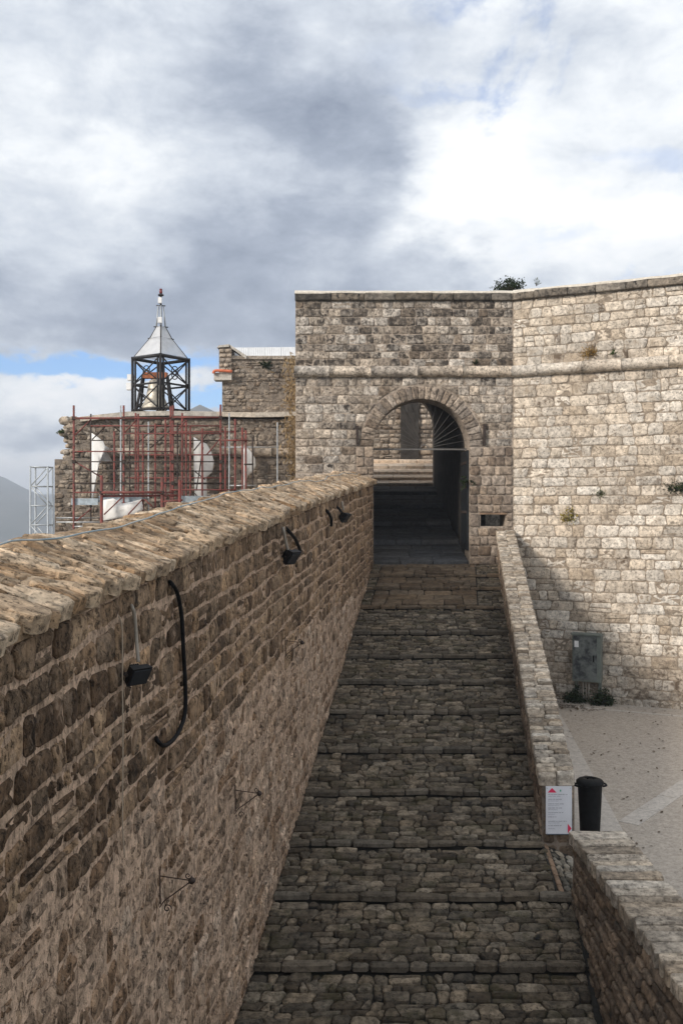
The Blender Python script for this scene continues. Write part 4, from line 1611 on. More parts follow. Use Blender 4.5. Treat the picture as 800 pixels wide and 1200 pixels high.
def bracket(x, y, s, label):
    """wrought-iron scroll bracket: wall plate, arm, brace with scrolls"""
    base = on_left(x, y, 0.0)
    t = thing('scroll_bracket', base, label, 'bracket', 'wrought iron brackets')
    o = NWL
    L = 0.42 * s
    a = Acc()
    a.tube([base + o * 0.05 + UP * 0.02, base + o * 0.055 - UP * 0.42 * s], 0.007, 6)
    obj('wall_plate', a, M['rusty'], t, smooth=True)
    a = Acc()
    a.tube([base + o * 0.05 - UP * 0.06 * s, base + o * (0.05 + L) - UP * 0.10 * s], 0.0045, 6)
    obj('arm', a, M['rusty'], t, smooth=True)
    a = Acc()
    br = [base + o * 0.05 - UP * 0.46 * s]
    e = base + o * (0.05 + L) - UP * 0.10 * s
    br += [base + o * 0.05 + (e - base - o * 0.05 + UP * 0.42 * s) * k_ - UP * 0.42 * s for k_ in (0.15, 0.4, 0.7, 1.0)]
    a.tube(smooth_path(br, 4), 0.0055, 6)
    obj('brace', a, M['rusty'], t, smooth=True)
    for (cc, r0, sgn) in ((base + o * (0.05 + 0.10 * s) - UP * 0.47 * s, 0.055 * s, 1), (e + UP * 0.06 * s - o * 0.03, 0.045 * s, -1)):
        a = Acc()
        sp_ = []
        for k_ in range(16):
            th_ = sgn * k_ * 0.5
            rr = r0 * (1 - k_ / 20)
            sp_.append(cc + o * rr * math.cos(th_) + UP * rr * math.sin(th_))
        a.tube(sp_, 0.0045, 5)
        obj('scroll', a, M['iron'], t, smooth=True)
    a = Acc()
    a.lathe([(0.004, -0.028), (0.022, -0.018), (0.03, 0), (0.022, 0.018), (0.004, 0.028)], e, 10)
    obj('knob', a, M['iron'], t, smooth=True)


bracket(180, 1021, 0.62, 'wrought iron scroll bracket low on the wall below the black hose')
bracket(270, 922, 0.62, 'wrought iron scroll bracket low on the wall past the black hose')
bracket(330, 748, 0.55, 'wrought iron scroll bracket below the flood lamp midway along wall')

# ================================================================== SIGN, BIN, CABINET
SX0, SX1, SZ0, SZ1 = (639 - 400) * 13.35 / F, (669.5 - 400) * 13.35 / F, (600 - 978) * 13.35 / F, (600 - 921.5) * 13.35 / F
SYF = YS0 - 0.05
sg = thing('direction_sign', ((SX0 + SX1) / 2, SYF, SZ0), 'white direction board with two red arrows on the end of sloping parapet', 'sign')
acc = Acc()
acc.box(SX0, SX1, SYF, SYF + 0.02, SZ0 + 0.012, SZ1)
obj('board', acc, M['sign_white'], sg)
acc = Acc()
acc.box(SX0 + 0.01, SX1 - 0.02, SYF + 0.002, SYF + 0.018, SZ0, SZ0 + 0.011)
obj('bottom_edge', acc, M['sign_edge'], sg)
SW, SH = SX1 - SX0, SZ1 - SZ0


def sgp(u, v):
    return (SX0 + u * SW, SZ1 - v * SH)


def tri(u0, v0, u1, v1, u2, v2):
    a = Acc()
    p_ = [sgp(u0, v0), sgp(u1, v1), sgp(u2, v2)]
    a.prism(p_, lambda x, z, d: (x, d, z), SYF - 0.003, SYF - 0.0005)
    obj('arrow', a, M['sign_red'], sg)


tri(0.07, 0.125, 0.235, 0.03, 0.41, 0.125)
tri(0.84, 0.77, 0.98, 0.87, 0.84, 0.965)
acc = Acc()
x_, z_ = sgp(0.56, 0.085)
acc.box(x_ - 0.010, x_ + 0.010, SYF - 0.003, SYF - 0.0005, z_ - 0.014, z_ + 0.014)
obj('emblem', acc, M['sign_green'], sg)
rng = random.Random(4)
acc = Acc()
for (v, u1, hgt) in ((0.085, 0.0, 0), (0.165, 0.86, 1), (0.205, 0.56, 0), (0.265, 0.60, 1), (0.30, 0.48, 0), (0.36, 0.70, 1), (0.395, 0.50, 0),
                     (0.445, 0.62, 1), (0.48, 0.45, 0), (0.54, 0.66, 1), (0.575, 0.36, 0), (0.63, 0.40, 1), (0.72, 0.80, 1), (0.755, 0.52, 0),
                     (0.81, 0.60, 1), (0.87, 0.34, 0)):
    u = 0.09
    h_ = 0.0075 if hgt else 0.0048
    while u < u1:
        L = rng.uniform(0.05, 0.16)
        x0, z0 = sgp(u, v)
        x1, _ = sgp(min(u + L, u1), v)
        # each word as a run of small strokes
        xx = x0
        while xx < x1:
            acc.box(xx, xx + 0.0045, SYF - 0.002, SYF - 0.0006, z0 - h_ * rng.uniform(0.5, 1), z0 + h_ * rng.uniform(0.5, 1))
            xx += 0.0075
        u += L + 0.03
obj('printed_lines', acc, M['sign_grey'], sg)
for u_ in (0.05, 0.93):
    for v_ in (0.035, 0.965):
        x_, z_ = sgp(u_, v_)
        acc = Acc()
        acc.box(x_ - 0.005, x_ + 0.005, SYF - 0.004, SYF + 0.001, z_ - 0.005, z_ + 0.005)
        obj('screw', acc, M['steel'], sg)

BY = 14.8
BX = (691 - 400) * BY / F
bn = thing('waste_bin', (BX, BY, PZ), 'black plastic waste bin with lid standing behind the level parapet', 'bin')
acc = Acc()
acc.lathe([(0.145, 0.008), (0.15, 0.03), (0.168, 0.4), (0.188, 0.82), (0.196, 0.84), (0.196, 0.86)], (BX, BY, PZ), 28)
obj('body', acc, M['black_plastic'], bn, smooth=True)
acc = Acc()
acc.lathe([(0.205, 0.852), (0.212, 0.87), (0.212, 0.905), (0.185, 0.93), (0.12, 0.95), (0.09, 0.953), (0.085, 0.94), (0.01, 0.938)], (BX, BY, PZ), 28)
lid = obj('lid', acc, M['black_plastic'], bn, smooth=True)
acc = Acc()
acc.tube(smooth_path([Vector((BX - 0.05, BY - 0.02, PZ + 0.94)), Vector((BX - 0.03, BY - 0.03, PZ + 0.965)), Vector((BX + 0.03, BY - 0.03, PZ + 0.965)), Vector((BX + 0.05, BY - 0.02, PZ + 0.94))], 4), 0.012, 6)
obj('lid_grip', acc, M['black_plastic'], lid, smooth=True)
for sgn in (-1, 1):
    acc = Acc()
    acc.tube(smooth_path([Vector((BX + sgn * 0.185, BY - 0.07, PZ + 0.84)), Vector((BX + sgn * 0.24, BY - 0.06, PZ + 0.85)), Vector((BX + sgn * 0.252, BY, PZ + 0.85)),
                          Vector((BX + sgn * 0.24, BY + 0.06, PZ + 0.85)), Vector((BX + sgn * 0.185, BY + 0.07, PZ + 0.84))], 4), 0.016, 7)
    obj('handle', acc, M['black_plastic'], bn, smooth=True)

# electrical cabinet on the bastion wall
cu0, cu1 = 1.70, 2.45
cz0, cz1 = -4.56, -3.31
cb = thing('electrical_cabinet', P_b(2.1, cz0, 0.1), 'green grey electrical cabinet with smudged door on the bastion wall', 'cabinet')
acc = Acc()
acc.prism([(cu0, cz0), (cu1, cz0), (cu1, cz1), (cu0, cz1)], lambda a, b, d: P_b(a, b, d), 0.30, -0.02)
obj('housing', acc, M['box_grey'], cb)
acc = Acc()
acc.prism([(cu0 - 0.03, cz1 + 0.001), (cu1 + 0.03, cz1 + 0.001), (cu1 + 0.03, cz1 + 0.035), (cu0 - 0.03, cz1 + 0.035)], lambda a, b, d: P_b(a, b, d), 0.34, -0.02)
obj('rain_hood', acc, M['box_grey'], cb)
acc = Acc()
acc.prism([(cu0 + 0.03, cz0 + 0.05), (cu1 - 0.10, cz0 + 0.05), (cu1 - 0.10, cz1 - 0.03), (cu0 + 0.03, cz1 - 0.03)], lambda a, b, d: P_b(a, b, d), 0.318, 0.301)
dr = obj('door', acc, M['box_smudge'], cb)
acc = Acc()
acc.prism([(cu1 - 0.20, cz0 + 0.55), (cu1 - 0.165, cz0 + 0.55), (cu1 - 0.165, cz0 + 0.72), (cu1 - 0.20, cz0 + 0.72)], lambda a, b, d: P_b(a, b, d), 0.34, 0.319)
obj('handle', acc, M['black_plastic'], dr)
acc = Acc()
acc.prism([(cu0 + 0.06, cz1 - 0.33), (cu0 + 0.17, cz1 - 0.33), (cu0 + 0.17, cz1 - 0.16), (cu0 + 0.06, cz1 - 0.16)], lambda a, b, d: P_b(a, b, d), 0.3205, 0.319)
obj('notice', acc, M['white'], dr)
for k_ in range(3):
    acc = Acc()
    acc.tube([P_b(cu0 + 0.25 + k_ * 0.075, cz0 + 0.02, 0.12), P_b(cu0 + 0.25 + k_ * 0.075, PZ - 0.05, 0.10)], 0.026, 8)
    obj('conduit', acc, M['conduit'], cb, smooth=True)
acc = Acc()
acc.prism([(cu0 + 0.02, PZ - 0.1), (cu0 + 0.10, PZ - 0.1), (cu0 + 0.10, cz0), (cu0 + 0.02, cz0)], lambda a, b, d: P_b(a, b, d), 0.1, 0.0)
acc.prism([(cu1 - 0.10, PZ - 0.1), (cu1 - 0.02, PZ - 0.1), (cu1 - 0.02, cz0), (cu1 - 0.10, cz0)], lambda a, b, d: P_b(a, b, d), 0.1, 0.0)
obj('support_posts', acc, M['box_grey'], cb)


# ================================================================== PLANTS
def leaf_quad(acc, c, d, n_, L, W_, rnd):
    d = d.normalized()
    s_ = d.cross(n_)
    if s_.length < 1e-4:
        s_ = Vector((1, 0, 0))
    s_.normalize()
    up = s_.cross(d)
    p0, p1 = c, c + d * L
    m_ = c + d * L * 0.5 + up * L * 0.08
    acc.add([tuple(p0), tuple(m_ + s_ * W_), tuple(p1), tuple(m_ - s_ * W_)], [(0, 1, 2), (0, 2, 3)], rnd)


def tuft(name, c, out_dir, size, n_leaves, mat, label, seed, leaf=(0.05, 0.10), aspect=0.22, stems=7, droop=0.25, spread=1.0, cat='plant'):
    """small plant: stems fanning out of a crack, leaves along them"""
    rg = random.Random(seed)
    t = thing(name, c, label, cat)
    al, st_ = Acc(), Acc()
    for i in range(stems):
        d = (Vector(out_dir) + Vector((rg.uniform(-1, 1), rg.uniform(-1, 1), rg.uniform(-0.4, 1))) * spread).normalized()
        L = size * rg.uniform(0.5, 1.0)
        pts_ = []
        for k_ in range(5):
            f_ = k_ / 4
            pts_.append(Vector(c) + d * L * f_ + Vector((0, 0, -droop * L * f_ * f_)))
        st_.tube(pts_, 0.006 * size / 0.4, 4, radii=[0.007 * size / 0.4 * (1 - 0.7 * k_ / 4) for k_ in range(5)])
        for j in range(n_leaves // stems):
            f_ = rg.uniform(0.15, 1.0)
            p_ = Vector(c) + d * L * f_ + Vector((0, 0, -droop * L * f_ * f_))
            ld = (d + Vector((rg.uniform(-1, 1), rg.uniform(-1, 1), rg.uniform(-1, 1))) * 0.9).normalized()
            LL = rg.uniform(*leaf)
            leaf_quad(al, p_, ld, Vector((rg.uniform(-1, 1), rg.uniform(-1, 1), 1)), LL, LL * aspect, rg.random())
    obj('stems', st_, M['twig'], t)
    obj('leaves', al, mat, t)
    return t


def bush(name, c, rx_, ry_, rz_, n_clumps, per, mat, label, seed, leaf=(0.04, 0.08), aspect=0.35, cat='shrub'):
    """compact shrub: twigs reaching to many small leaf clumps inside an uneven ellipsoid"""
    rg = random.Random(seed)
    t = thing(name, c, label, cat)
    al, st_ = Acc(), Acc()
    c = Vector(c)
    for i in range(n_clumps):
        d = Vector((rg.gauss(0, 1), rg.gauss(0, 1), rg.gauss(0, 1))).normalized() * rg.uniform(0.35, 1.0) ** 0.6
        p_ = c + Vector((d.x * rx_, d.y * ry_, abs(d.z) * rz_ * rg.uniform(0.6, 1.15)))
        m_ = c + (p_ - c) * 0.5 + Vector((rg.uniform(-1, 1), rg.uniform(-1, 1), 0.5)) * 0.06
        st_.tube([c, m_, p_], 0.006, 4, radii=[0.010, 0.006, 0.003])
        cr2 = rg.uniform(0.05, 0.13)
        for j in range(per):
            q_ = p_ + Vector((rg.gauss(0, 1), rg.gauss(0, 1), rg.gauss(0, 1))) * cr2 * 0.6
            LL = rg.uniform(*leaf)
            leaf_quad(al, q_, Vector((rg.uniform(-1, 1), rg.uniform(-1, 1), rg.uniform(-0.6, 1))), Vector((rg.uniform(-1, 1), rg.uniform(-1, 1), 1)), LL, LL * aspect, rg.random())
    obj('stems', st_, M['twig'], t)
    obj('leaves', al, mat, t)
    return t


def on_b(x, y):
    k_ = (x - 400) / F
    # solve XB+T2x*u = k*(YG+T2y*u)
    u = (k_ * YG - XB) / (T2[0] - k_ * T2[1])
    Yd = YG + T2[1] * u
    return P_b(u, (600 - y) * Yd / F, 0.03)


bush('wall_plant', on_b(667, 611) - NB * 0.03, 0.24, 0.20, 0.34, 22, 22, M['leaf_yellow'], 'yellow green tuft of leaves growing on the bastion wall face', 1, cat='plant')
bush('wall_plant', on_b(791, 576) - NB * 0.03, 0.24, 0.22, 0.26, 24, 26, M['leaf_dark'], 'dark green leafy clump on the bastion wall face', 2, cat='plant')
bush('wall_plant', on_b(704, 580) - NB * 0.03, 0.10, 0.10, 0.13, 10, 16, M['leaf'], 'tiny green sprig on the bastion wall above the yellow tuft', 3, leaf=(0.03, 0.06), cat='plant')
bush('ledge_plant', on_b(692, 417) + NB * 0.06, 0.26, 0.14, 0.22, 24, 18, M['leaf_orange'], 'orange brown dry plant on the string course of bastion wall', 4, aspect=0.2, cat='plant')
tuft('ledge_plant', on_b(718, 417) + NB * 0.1, Vector((0, 0, 1)) + NB * 0.2, 0.19, 110, M['leaf'], 'small green plant beside the orange dry plant on the string course', 5, leaf=(0.03, 0.07), spread=1.4)
tuft('ledge_plant', at(557, 428, YG - 0.05), Vector((0, -0.3, 1)), 0.22, 120, M['leaf_dark'], 'dark green plant on the string course above the gateway', 6, leaf=(0.03, 0.07))
tuft('doorway_plant', Vector((GX1 + 0.0, YG + 0.10, zp(YG) + 2.3)), Vector((-0.4, -0.2, 0.1)), 0.42, 320, M['leaf_dark'], 'dark leafy creeper hanging inside the right edge of gateway', 7, stems=9, droop=0.5)
# shrub on top of the gatehouse, straggly small one next to it
tb = at(596, 336, 28.0)
bush('rooftop_shrub', tb + Vector((0, 0, -0.16)), 0.56, 0.4, 0.40, 60, 26, M['leaf_dark'], 'dark leafy shrub showing above the gatehouse coping', 8)
tuft('rooftop_weed', at(628, 335, 27.2), Vector((0, 0, 1)), 0.32, 60, M['leaf'], 'thin straggly weed above the bastion coping', 9, leaf=(0.03, 0.06), stems=6, spread=0.9)
# bush under the cabinet
bush('ground_shrub', P_b(2.45, PZ - 0.02, 0.25), 0.32, 0.22, 0.40, 46, 24, M['leaf_dark'], 'dark shrub growing at the wall foot below the electrical cabinet', 10)
bush('ground_shrub', P_b(1.72, PZ - 0.02, 0.2), 0.26, 0.22, 0.38, 36, 22, M['leaf_dark'], 'smaller dark shrub between parapet and electrical cabinet foot', 12)

# ================================================================== RUIN WITH SCAFFOLDING
YR = 32.0
rn = thing('ruined_building', (-5.5, YR + 1, -9), 'roofless rubble stone ruin under repair behind the scaffolding', 'building')


def rx(x, Y=YR):
    return (x - 400) * Y / F


def rz(y, Y=YR):
    return (600 - y) * Y / F


acc = Acc()
acc.box(rx(64), rx(348), YR, YR + 2.2, -9.8, rz(538))
acc.box(rx(82), rx(348), YR + 0.012, YR + 2.2, rz(538), rz(491))
acc.box(rx(255), rx(348) , YR + 1.2, YR + 2.6, rz(491), rz(421, YR + 1.2))
obj('wall_core', acc, M['ruin_mortar'], rn)
rng = random.Random(91)
st = []


def P_r(y0):
    return lambda u, v, d: Vector((u, y0 - d, v))


def top_r(x):                     # ragged wall head
    return 1.0


for (x0, x1, z0, z1, yy) in ((rx(64), rx(348), -7.0, rz(538) - 0.05, YR), (rx(82), rx(348), rz(536), rz(526), YR - 0.06), (rx(80), rx(348), rz(525), rz(492), YR + 0.012),
                             (rx(255), rx(347), rz(486), rz(424, YR + 1.2), YR + 1.2)):
    for q in courses(x0, x1, z0, z1, (0.09, 0.19), (0.10, 0.34), rng, 0.06, 0.05, 0.02, split=0.15, seed=x0 + z0):
        V, Fs = stone_geo(q, P_r(yy), -0.06, rng.uniform(-0.02, 0.06), 0.018, 0.012, rng, corner=0.22)
        st.append((V, fix_winding(V, Fs, FRONT), min(1, max(0, rng.gauss(0.4, 0.28))), rng.random()))
# broken corner stones at the left end
for i in range(46):
    zc = rng.uniform(rz(536), rz(490))
    xc = rx(80) + rng.uniform(-0.22, 0.12)
    s_ = rng.uniform(0.10, 0.2)
    q = [(xc - s_, zc - s_ * 0.7), (xc + s_, zc - s_ * 0.6), (xc + s_ * 0.9, zc + s_ * 0.7), (xc - s_ * 0.8, zc + s_ * 0.6)]
    V, Fs = stone_geo(q, P_r(YR + rng.uniform(0, 0.8)), -0.35, 0.04, 0.04, 0.02, rng, corner=0.3)
    st.append((V, fix_winding(V, Fs, FRONT), rng.uniform(0.5, 1), 0.1))
emit('stone', st, M['ruin'], rn, 60, minpx=60)
# rounded string course
torus_run(rn, (rx(128), YR), (1, 0), (0, -1), rx(348) - rx(128), rz(530), 0.16, M['ruin'], rng, 0.6, 1.0)
# terrace slab
acc = Acc()
xs = [rx(96), rx(122), rx(150), rx(200), rx(255), rx(300), rx(347)]
zt_ = [rz(489), rz(486), rz(483), rz(482), rz(483), rz(484), rz(483)]
for i in range(6):
    acc.add([(xs[i], YR - 0.22, zt_[i] - 0.16), (xs[i + 1], YR - 0.22, zt_[i + 1] - 0.16), (xs[i + 1], YR - 0.22, zt_[i + 1]), (xs[i], YR - 0.22, zt_[i]),
             (xs[i], YR + 2.3, zt_[i] - 0.16), (xs[i + 1], YR + 2.3, zt_[i + 1] - 0.16), (xs[i + 1], YR + 2.3, zt_[i + 1] + 0.08), (xs[i], YR + 2.3, zt_[i] + 0.08)],
            [(0, 1, 2, 3), (7, 6, 5, 4), (3, 2, 6, 7), (0, 4, 5, 1)] + ([(0, 3, 7, 4)] if i == 0 else []) + ([(1, 5, 6, 2)] if i == 5 else []), rng.random())
obj('terrace_slab', acc, M['concrete'], rn)
# upper block ledge, turret stub with its sloping shoulder
YU = YR + 1.2
acc = Acc()
acc.box(rx(272, YU), rx(346, YU), YU - 0.06, YU + 1.2, rz(421, YU), rz(417, YU))
obj('upper_ledge', acc, M['ruin'], rn)
acc = Acc()
acc.prism([(rx(257, YU), rz(437, YU)), (rx(272, YU), rz(437, YU)), (rx(272, YU), rz(408, YU)), (rx(268, YU), rz(405, YU)), (rx(257, YU), rz(408, YU))],
          lambda a, b, d: (a, d, b), YU - 0.1, YU + 1.2)
obj('turret_stub', acc, M['ruin_mortar'], rn)
st = []
for q in courses(rx(257, YU), rx(272, YU), rz(436, YU), rz(409, YU), (0.14, 0.2), (0.14, 0.26), rng, 0.02, 0.03, 0.03, seed=3):
    V, Fs = stone_geo(q, P_r(YU - 0.1), -0.04, rng.uniform(0.01, 0.07), 0.03, 0.012, rng, corner=0.28)
    st.append((V, fix_winding(V, Fs, FRONT), rng.uniform(0.4, 1), 0.1))
emit('turret_stone', st, M['ruin'], rn, 40, minpx=20)
acc = Acc()
acc.prism([(rx(269, YU), rz(404, YU)), (rx(272, YU), rz(409, YU)), (rx(289, YU), rz(421, YU)), (rx(289, YU), rz(417, YU))], lambda a, b, d: (a, d, b), YU - 0.14, YU + 0.5)
acc.prism([(rx(255, YU), rz(408, YU)), (rx(269, YU), rz(407, YU)), (rx(269, YU), rz(404, YU)), (rx(257, YU), rz(405.5, YU))], lambda a, b, d: (a, d, b), YU - 0.16, YU + 1.2)
obj('shoulder_slab', acc, M['concrete'], rn)
acc = Acc()
acc.box(rx(251.5, YU), rx(272, YU), YU - 0.22, YU + 0.3, rz(446, YU), rz(437.5, YU))
obj('corbel_block', acc, M['concrete'], rn)
# orange pipe lying on the corbel
acc = Acc()
acc.tube(smooth_path([at(250, 437.5, YU - 0.3), at(251, 435, YU - 0.3), at(255, 434, YU - 0.3), at(272, 435, YU - 0.3)], 4), 0.05, 10)
tag(obj('drain_pipe', acc, M['orange'], smooth=True), 'short orange plastic pipe lying on the ruin corbel', 'pipe')
# white corrugated sheets behind the ledge
wf = thing('corrugated_fence', (rx(308, YU + 0.6), YU + 0.6, rz(421, YU)), 'white corrugated metal sheeting standing on the ruin top', 'fence')
x0, x1 = rx(272, YU + 0.8), rx(348, YU + 0.8)
npan = 4
for k_ in range(npan):
    a0 = x0 + (x1 - x0) * k_ / npan
    a1 = x0 + (x1 - x0) * (k_ + 1) / npan
    vs_, fs_ = [], []
    for i in range(31):
        xx = a0 + (a1 - a0) * i / 30
        yy = YU + 0.8 + 0.003 * (1 if (i // 2) % 2 else -1) + 0.004 * k_
        vs_ += [(xx, yy, rz(424, YU)), (xx, yy, rz(407, YU + 0.8) + 0.006 * k_)]
    for i in range(30):
        fs_.append((2 * i, 2 * i + 2, 2 * i + 3, 2 * i + 1))
    acc = Acc()
    acc.add(vs_, fs_)
    obj('sheet', acc, M['white_metal'], wf)
for k_ in range(3):
    acc = Acc()
    xx = x0 + (x1 - x0) * (0.1 + 0.38 * k_)
    acc.box(xx - 0.03, xx + 0.03, YU + 0.85, YU + 0.91, rz(424, YU), rz(408, YU + 0.8))
    obj('post', acc, M['steel'], wf)

# white protective sheets hung on the ruin's arches: curved outlines, billowed
def sheet(pix, Yd, label, billow=0.10, seed=0):
    """closed pixel outline -> billowed double-sided cloth with thickness"""
    rg = random.Random(seed)
    t_pts = [at(x, y, Yd) for x, y in pix]
    c = sum(t_pts, Vector()) / len(t_pts)
    n_ = len(t_pts)
    rings = 4
    a = Acc()
    vs_, fs_ = [], []
    for side, off in ((0, 0.0), (1, 0.018)):
        for r_ in range(rings):
            f_ = 1 - r_ / rings
            for p_ in t_pts:
                q_ = c + (p_ - c) * f_
                bw_ = billow * (1 - f_ * f_) + 0.035 * nz(q_.x * 2.5 + seed, q_.z * 1.3, 3) + 0.03 * math.sin(q_.x * 14 + q_.z * 3)
                vs_.append((q_.x, q_.y - bw_ + off, q_.z))
        vs_.append((c.x, c.y - billow + off, c.z))
    S = rings * n_ + 1
    for side in (0, 1):
        o = side * S
        loc = []
        for r_ in range(rings - 1):
            for i in range(n_):
                j = (i + 1) % n_
                loc.append((o + r_ * n_ + i, o + r_ * n_ + j, o + (r_ + 1) * n_ + j, o + (r_ + 1) * n_ + i))
        for i in range(n_):
            loc.append((o + (rings - 1) * n_ + i, o + (rings - 1) * n_ + (i + 1) % n_, o + S - 1))
        fs_ += loc if side == 0 else [tuple(reversed(f)) for f in loc]
    for i in range(n_):
        j = (i + 1) % n_
        fs_.append((i, S + i, S + j, j))
    a.add(vs_, fs_)
    tag(obj('protective_sheet', a, M['sheet'], smooth=True), label, 'sheet', 'white sheets on the ruin')


YS_ = YR - 0.45
sheet([(107, 507), (113, 511), (121, 517), (123, 522), (128, 525), (124, 528), (132, 541), (127, 540), (122, 533), (118, 542), (109, 550), (111, 556), (109, 585), (106, 590), (106, 550)],
      YS_, 'torn white sheet with ragged hanging strip at the ruin corner', 0.05, 1)
sheet([(227, 512), (233, 516), (242, 520), (248, 530), (251, 541), (249, 553), (242, 559), (243, 590), (228, 592), (227, 550)], YS_,
      'tall white sheet with rounded edge at the middle of the scaffolding', 0.06, 2)
sheet([(283, 526), (289, 524), (294, 529), (299, 537), (300, 546), (296, 553), (290, 558), (287, 575), (284, 575), (284, 550)], YS_,
      'smaller white sheet with rounded edge beside the scaffolding end', 0.06, 3)
sheet([(121, 586), (133, 584), (143, 590), (155, 588), (166, 585), (168, 597), (160, 604), (140, 607), (121, 610)], 29.6,
      'white sheet sagging under the low scaffold rail', 0.06, 4)

# ------------------------------------------------ scaffolding
sc = thing('scaffolding', (rx(190, 30.5), 30.5, -9), 'red tube scaffolding with grey decks standing before the ruin', 'scaffolding')


def pole(name, x, y0, y1, Yd, mat, r=0.034):
    a = Acc()
    p0, p1 = at(x, y0, Yd), at(x, y1, Yd)
    a.tube([p0, p1], r, 7)
    return obj(name, a, mat, sc, smooth=True)


red, gry = M['red_paint'], M['steel']
fr, bk = 29.8, 31.0
for (x, yt, Yd, m_) in ((86.5, 475, fr, red), (145, 475, fr, red), (202.5, 475, fr, red), (258.5, 474, fr, red), (275.5, 491, fr, red), (288, 504, fr, red),
                        (106.5, 485, bk, M['iron']), (141.5, 475, bk, gry), (159, 484, bk, red), (162, 485, bk, red), (174, 494, bk, gry), (200, 476, bk, red),
                        (213.5, 484, bk, red), (223, 500, bk, red), (268.5, 484, bk, gry), (284, 501, bk, red), (325, 495, bk, gry),
                        (167.5, 505, bk, red), (237, 502, bk, red),
                        (134, 505, bk, red), (152, 492, bk, M['iron']), (182, 496, bk, red),
                        (194, 490, bk, red), (208, 495, fr, M['iron']), (218, 492, bk, red), (264, 500, bk, red), (296, 512, bk, M['iron'])):
    a = Acc()
    p1 = at(x, yt, Yd)
    a.tube([Vector((p1.x, p1.y, -9.3)), p1], 0.034 if m_ is red else 0.026, 7)
    obj('standard', a, m_, sc, smooth=True)
for (x, yt) in ((119, 557), (190, 559), (210.5, 562)):
    a = Acc()
    p1 = at(x, yt, 29.2)
    a.tube([Vector((p1.x, p1.y, -9.3)), p1], 0.05, 8)
    obj('standard', a, red, sc, smooth=True)


def ledger(x0, x1, y0, y1, Yd, mat=red, r=0.028, Y2=None, name='ledger'):
    a = Acc()
    a.tube([at(x0, y0, Yd), at(x1, y1, Y2 or Yd)], r, 6)
    obj(name, a, mat, sc, smooth=True)


ledger(86, 202, 490, 490, fr - 0.06, r=0.036)
ledger(202, 259, 489, 489, fr - 0.06, r=0.036)
ledger(106, 259, 499, 499, bk)
ledger(200, 276, 506, 506, bk)
for y in (541, 552, 566):
    ledger(86, 260, y, y, fr - 0.06, M['iron'], 0.020)
for y in (516, 541, 567):
    ledger(106, 270, y, y, bk, M['iron'], 0.020)
ledger(145, 259, 508, 508, fr - 0.06, r=0.024)
ledger(86, 203, 529, 529, fr - 0.06, r=0.022)
ledger(150, 276, 533, 533, bk, r=0.024)
ledger(150, 276, 560, 560, bk, r=0.022)
ledger(86, 203, 577, 577, fr - 0.06, r=0.024)
ledger(200, 276, 574, 574, fr - 0.06, r=0.024)
ledger(258, 290, 516, 516, fr - 0.06)
ledger(258, 326, 524, 524, bk, M['steel'], 0.022)
ledger(286, 297, 544, 544, fr - 0.06, M['iron'])
ledger(268, 300, 569, 569, bk, gry)
ledger(119, 190, 577, 577, 29.14, r=0.046)
ledger(119, 211, 581.5, 580.5, 29.26, r=0.040)
ledger(190, 214, 588, 586, 29.2, r=0.036)
ledger(86, 106, 617, 617, fr, gry)
ledger(66, 120, 607, 607, bk, gry)
ledger(66, 120, 612, 612, fr, gry)
for (x0, y0, x1, y1, Yd) in ((88, 510, 106, 492, fr), (108, 515, 124, 499, bk), (124, 492, 141, 506, bk), (145, 508, 160, 492, fr), (160, 520, 185, 499, bk), (176, 525, 200, 504, bk),
                             (203, 510, 218, 493, fr), (227, 528, 245, 506, bk), (242, 533, 258, 514, fr), (122, 603, 144, 582, 29.2), (150, 603, 167, 585, 29.2),
                             (169, 585, 180, 595, 29.2), (230, 575, 238, 524, bk), (88, 541, 120, 560, fr), (88, 612, 107, 596, fr), (228, 552, 240, 562, bk), (228, 578, 238, 590, bk)):
    ledger(x0, x1, y0, y1, Yd, M['iron'] if Yd == bk else red, 0.022, name='brace')
# decks: individual planks
for (x0, x1, y, Ya, n_) in ((87, 118, 586, 29.9, 4), (118, 168, 583, 30.0, 4), (210, 250, 583, 30.0, 4)):
    zz = rz(y, 30.2)
    for k_ in range(n_):
        a = Acc()
        a.box(rx(x0, 30.2), rx(x1, 30.2), Ya + k_ * 0.27, Ya + k_ * 0.27 + 0.26, zz - 0.05, zz + rng.uniform(0, 0.01))
        obj('deck_plank', a, M['deck'], sc)
    a = Acc()
    a.box(rx(x0, 30.2), rx(x1, 30.2), Ya - 0.05, Ya - 0.01, zz - 0.16, zz + 0.05)
    obj('toe_board', a, M['deck'], sc)
# couplers where tubes cross
for (x, y, Yd) in ((86.5, 490, fr), (145, 490, fr), (202.5, 490, fr), (258.5, 489, fr), (86.5, 541, fr), (145, 541, fr), (202.5, 541, fr), (258.5, 541, fr), (145, 566, fr), (202.5, 566, fr),
                   (119, 577, 29.2), (190, 577, 29.2)):
    a = Acc()
    p_ = at(x, y, Yd - 0.03)
    a.box(p_.x - 0.05, p_.x + 0.05, p_.y - 0.06, p_.y + 0.04, p_.z - 0.05, p_.z + 0.05)
    obj('coupler', a, M['iron'], sc)

